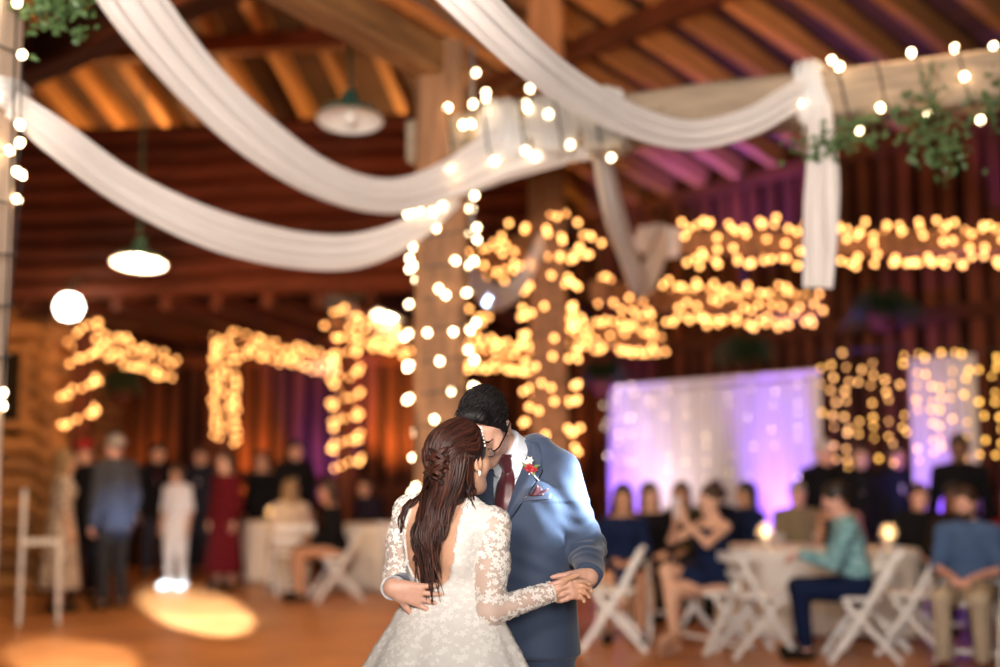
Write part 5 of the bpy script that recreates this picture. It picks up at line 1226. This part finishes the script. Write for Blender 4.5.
# pearl pin and earring
M_PEARL = mat('pearl', (.85, .8, .75), .2)
pin = empty('hair_pin', tuple(BT(.06, .035, .085) - bo), 0, bride)
for k in range(6):
    mbp = MB(); mbp.lathe([(.001, .004), (.003, .003), (.004, 0), (.003, -.003), (.001, -.004)], BT(.055 + .004 * k, .045 - .002 * k, .108 - .012 * k) - BT(.06, .035, .085), 8); mbp.build('pearl', M_PEARL, pin, True)
mbp = MB(); mbp.lathe([(.001, .006), (.004, .004), (.005, 0), (.003, -.008), (.001, -.012)], BT(.082, -.006, -.038) - bo, 8); mbp.build('earring', M_PEARL, bride, True)
# ------------------------------------------------------------------ tables, chairs and guests
def gx(px, Y): return (px - 500) / FPX * Y
D2 = math.radians
NAVY = (.008, .016, .055); BLACK = (.008, .008, .010); GREY = (.055, .06, .075)
T_WHITE = table(775, 11.3, .5, 'round table with white cloth beside the woman with raised phone')
table(662, 13.5, .5, 'round table with cream cloth in front of the violet end of the backdrop', True)
table(880, 11.0, .32, 'round table under white cloth between the suited men and bearded man')
table(276, 16.2, .42, 'round cream table behind the seated guest in cream', True)
table(388, 15.4, .65, 'round cream table beside the seated woman in black', True)
candle(765, 520, 11.2, 'lit candle globe on the white table by the phone woman')
candle(888, 520, 11.0, 'lit candle globe on the table before the suited men')
candle(272, 505, 15.9, 'lit candle globe on the table behind the guest in cream')
M_FLORAL = mat('floral_cream', (.78, .66, .54), .85, var=.8, vscale=22, col2=(.10, .05, .04))
M_TEAL = mat('teal_plaid', (.34, .60, .64), .85, var=.8, vscale=16, vstretch=(1, 1, 2.2), col2=(.015, .13, .20))
def seated(label, px, Y, deg, clabel, **kw):
    x = gx(px, Y); a = D2(deg)
    if clabel: chair(x, Y, a, clabel)
    return guest(label, x, Y, a, 'sit', **kw)
def standing(label, px, Y, deg, **kw): return guest(label, gx(px, Y), Y, D2(deg), 'stand', **kw)
# far side of the dance floor
standing('woman in a cream floral dress standing by the grey-suited man', 66, 12.9, -60, outfit='dress', topmat=M_FLORAL, hair='blond', style='long', fem=True, H=1.66, sleeves='short', knee=.25)
standing('man in a grey suit standing with his back half turned', 118, 13.1, 55, outfit='suit', top=GREY, bottom=(.03, .032, .04), hair='grey', H=1.83, sk='pink')
standing('man in a red cap and dark shirt behind the floral dress', 88, 14.0, 170, top=BLACK, bottom=BLACK, hair='black', H=1.78, hat=(.35, .02, .02))
standing('girl in a white top and white trousers at the floor edge', 180, 15.4, 165, top=(.72, .72, .76), bottom=(.74, .72, .72), hair='brown', style='long', fem=True, H=1.5, sleeves='short', shoes=(.7, .7, .7), sk='tan')
standing('woman in a long dark red dress before the amber post', 228, 15.2, 150, outfit='dress', top=(.10, .006, .010), hair='brown', style='long', fem=True, H=1.68, knee=.2)
standing('man in black suit and tie behind the girl in white', 160, 16.6, 190, outfit='suit', top=BLACK, hair='black', H=1.8, tie=(.1, .01, .02))
standing('man in dark suit between the girl in white and the dark red dress', 204, 16.9, 170, outfit='suit', top=(.02, .02, .03), hair='brown', H=1.76)
standing('woman in black standing behind the cream table', 264, 16.9, 180, outfit='dress', top=BLACK, hair='auburn', style='long', fem=True, H=1.7, sleeves='long')
standing('tall man in a black suit behind the guest in cream', 296, 16.7, 200, outfit='suit', top=BLACK, hair='black', H=1.84)
seated('seated guest in a cream top with back to the dance floor', 293, 14.5, 20, 'white folding chair under the seated guest in cream', top=(.62, .5, .38), bottom=(.5, .42, .34), hair='blond', style='long', fem=True, lean=.1)
seated('seated woman in black with legs to the dance floor', 338, 14.0, 110, 'white folding chair under the seated woman in black', outfit='dress', top=BLACK, hair='brown', style='long', fem=True, sk='tan', lean=.12)
seated('seated man in dark shirt behind the cream table edge', 366, 16.6, 170, None, top=(.02, .015, .03), hair='black')
chair(gx(402, 14.6), 14.6, D2(200), 'empty white folding chair behind the bride by the cream table')
# tall white bar chair standing by itself
bch = tag(empty('bar_chair', (gx(47, 12.0), 12.0, 0), D2(-70)), 'tall white slatted bar chair at the edge of the dance floor', 'chair')
for x_ in (-.17, .17):
    for y_, top_ in ((-.15, 1.24), (.15, .76)):
        mb = MB(); mb.bar((x_ * 1.08, y_ * 1.15, 0), (x_ * .98, y_ * (1.0 if top_ < 1 else 1.12), top_), .032, .032, (0, 1, 0)); mb.build('leg', M_WHITE, bch)
mb = MB(); mb.box((0, 0, .75), (.38, .36, .035)); mb.build('seat', M_WHITE, bch)
for z in (.95, 1.07, 1.19): mb = MB(); mb.bar((-.17, -.165, z), (.17, -.165, z), .02, .05); mb.build('back_slat', M_WHITE, bch)
for z, y_ in ((.25, .165), (.3, -.165)): mb = MB(); mb.bar((-.18, y_, z), (.18, y_, z), .03, .03); mb.build('foot_rail', M_WHITE, bch)
# guests at the tables by the backdrop
seated('seated woman in a short navy dress with dark hair near the groom', 622, 11.0, 175, 'white folding chair under the woman in short navy dress', outfit='dress', top=NAVY, hair='black', style='long', fem=True, sk='tan', sleeves='long')
seated('seated woman in black holding her hands in her lap', 648, 11.9, 185, 'white folding chair under the woman in black', outfit='dress', top=BLACK, hair='brown', style='long', fem=True, sleeves='long')
seated('seated woman in a dark olive top with long brown hair', 680, 12.3, 160, 'white folding chair under the woman in olive', top=(.035, .03, .012), hair='brown', style='long', fem=True, sk='tan')
ph = {1: (V(.055, .30, 1.02), V(-.15, .15, 1), V(-1, .1, 0)), -1: (V(-.055, .30, 1.02), V(.15, .15, 1), V(1, .1, 0))}
pa = D2(120); pX, pY = gx(708, 10.2), 10.2
seated('woman in a navy dress with legs crossed, raising a phone', 708, 10.2, 120, 'white folding chair under the woman raising a phone', outfit='dress', top=NAVY, hair='brown', style='bun', fem=True, sleeves='none', cross=True, hands=ph, hem=.45, pitch=.05, shoes=(.55, .32, .22), lean=-.06)
phn = tag(empty('phone', (pX - math.sin(pa) * .34, pY + math.cos(pa) * .34, 1.10), pa), 'pale phone held up by the woman in the navy dress', 'phone')
mb = MB(); mb.box((0, 0, .04), (.075, .008, .15)); mb.build('case', mat('phone_case', (.75, .76, .8), .3), phn)
mb = MB(); mb.box((0, -.0045, .04), (.068, .001, .14)); mb.build('screen', M_BLACK, phn)
seated('seated woman in dark top with very long black hair', 746, 12.3, 120, 'white folding chair under the woman with long black hair', top=NAVY, hair='black', style='long', fem=True, sk='tan')
seated('seated man in black before the middle of the white backdrop', 713, 13.4, 180, 'white folding chair under the man before the backdrop', top=BLACK, hair='black')
seated('seated grey-haired man in a khaki shirt at the white table', 795, 12.4, 165, 'white folding chair under the man in khaki', top=(.24, .19, .12), hair='grey', sk='pink')
seated('seated woman in a black sleeveless top next to the man in khaki', 836, 12.0, 170, 'white folding chair under the woman in sleeveless black', outfit='dress', top=BLACK, hair='black', style='bun', fem=True, sk='tan', sleeves='none')
seated('man in a teal plaid shirt and dark jeans leaning forward on his chair', 853, 9.75, 82, 'white folding chair under the man in teal plaid', topmat=M_TEAL, bottom=NAVY, hair='black', sk='pink', lean=.2, pitch=.35, H=1.82, hands={1: (V(.06, .40, .78), V(-.4, .9, -.1), V(0, 0, -1)), -1: (V(-.06, .42, .78), V(.4, .9, -.1), V(0, 0, -1))})
chair(gx(866, 10.3), 10.3, D2(75), 'empty white folding chair behind the man in teal plaid')
chair(gx(612, 10.3), 10.3, D2(80), 'empty white folding chair beside the groom, seen from its side')
chair(gx(750, 9.95), 9.95, D2(-75), 'empty white folding chair between the phone woman and white table')
chair(gx(908, 10.0), 10.0, D2(60), 'empty white folding chair beside the bearded man')
standing('white-haired man in a black suit before the fairy lights', 821, 12.55, 200, outfit='suit', top=BLACK, hair='white', H=1.76, sk='pink')
standing('man in black suit with dark tie beneath the large hanging fern', 858, 12.4, 170, outfit='suit', top=BLACK, hair='brown', H=1.72, tie=(.02, .02, .03))
standing('man in a dark navy suit standing beside the violet panel', 893, 12.5, 190, outfit='suit', top=(.012, .014, .03), hair='black', H=1.73, sk='tan')
seated('seated man in black with a ruddy face before the fairy lights', 915, 11.5, 175, 'white folding chair under the ruddy-faced man', top=BLACK, hair='brown', sk='pink')
seated('seated woman in black beside the ruddy-faced man', 950, 11.0, 160, 'white folding chair under the woman by the ruddy-faced man', top=(.02, .012, .01), hair='black', style='bun', fem=True, sk='dark')
standing('dark-skinned man in a black shirt standing before the violet panel', 957, 11.5, 160, top=BLACK, bottom=BLACK, hair='black', H=1.80, sk='dark')
seated('bearded man in a blue shirt and khaki trousers', 963, 9.4, 150, 'white folding chair under the bearded man', top=(.075, .135, .28), bottom=(.56, .47, .35), hair='brown', beard=True, sleeves='short', shoes=(.12, .04, .015), sk='pink', yaw=-.2)
seated('woman in a dark red top and black trousers beside the bearded man', 1010, 9.9, 165, 'white folding chair under the woman in the dark red top', top=(.16, .008, .012), bottom=BLACK, hair='auburn', style='long', fem=True, sleeves='short')
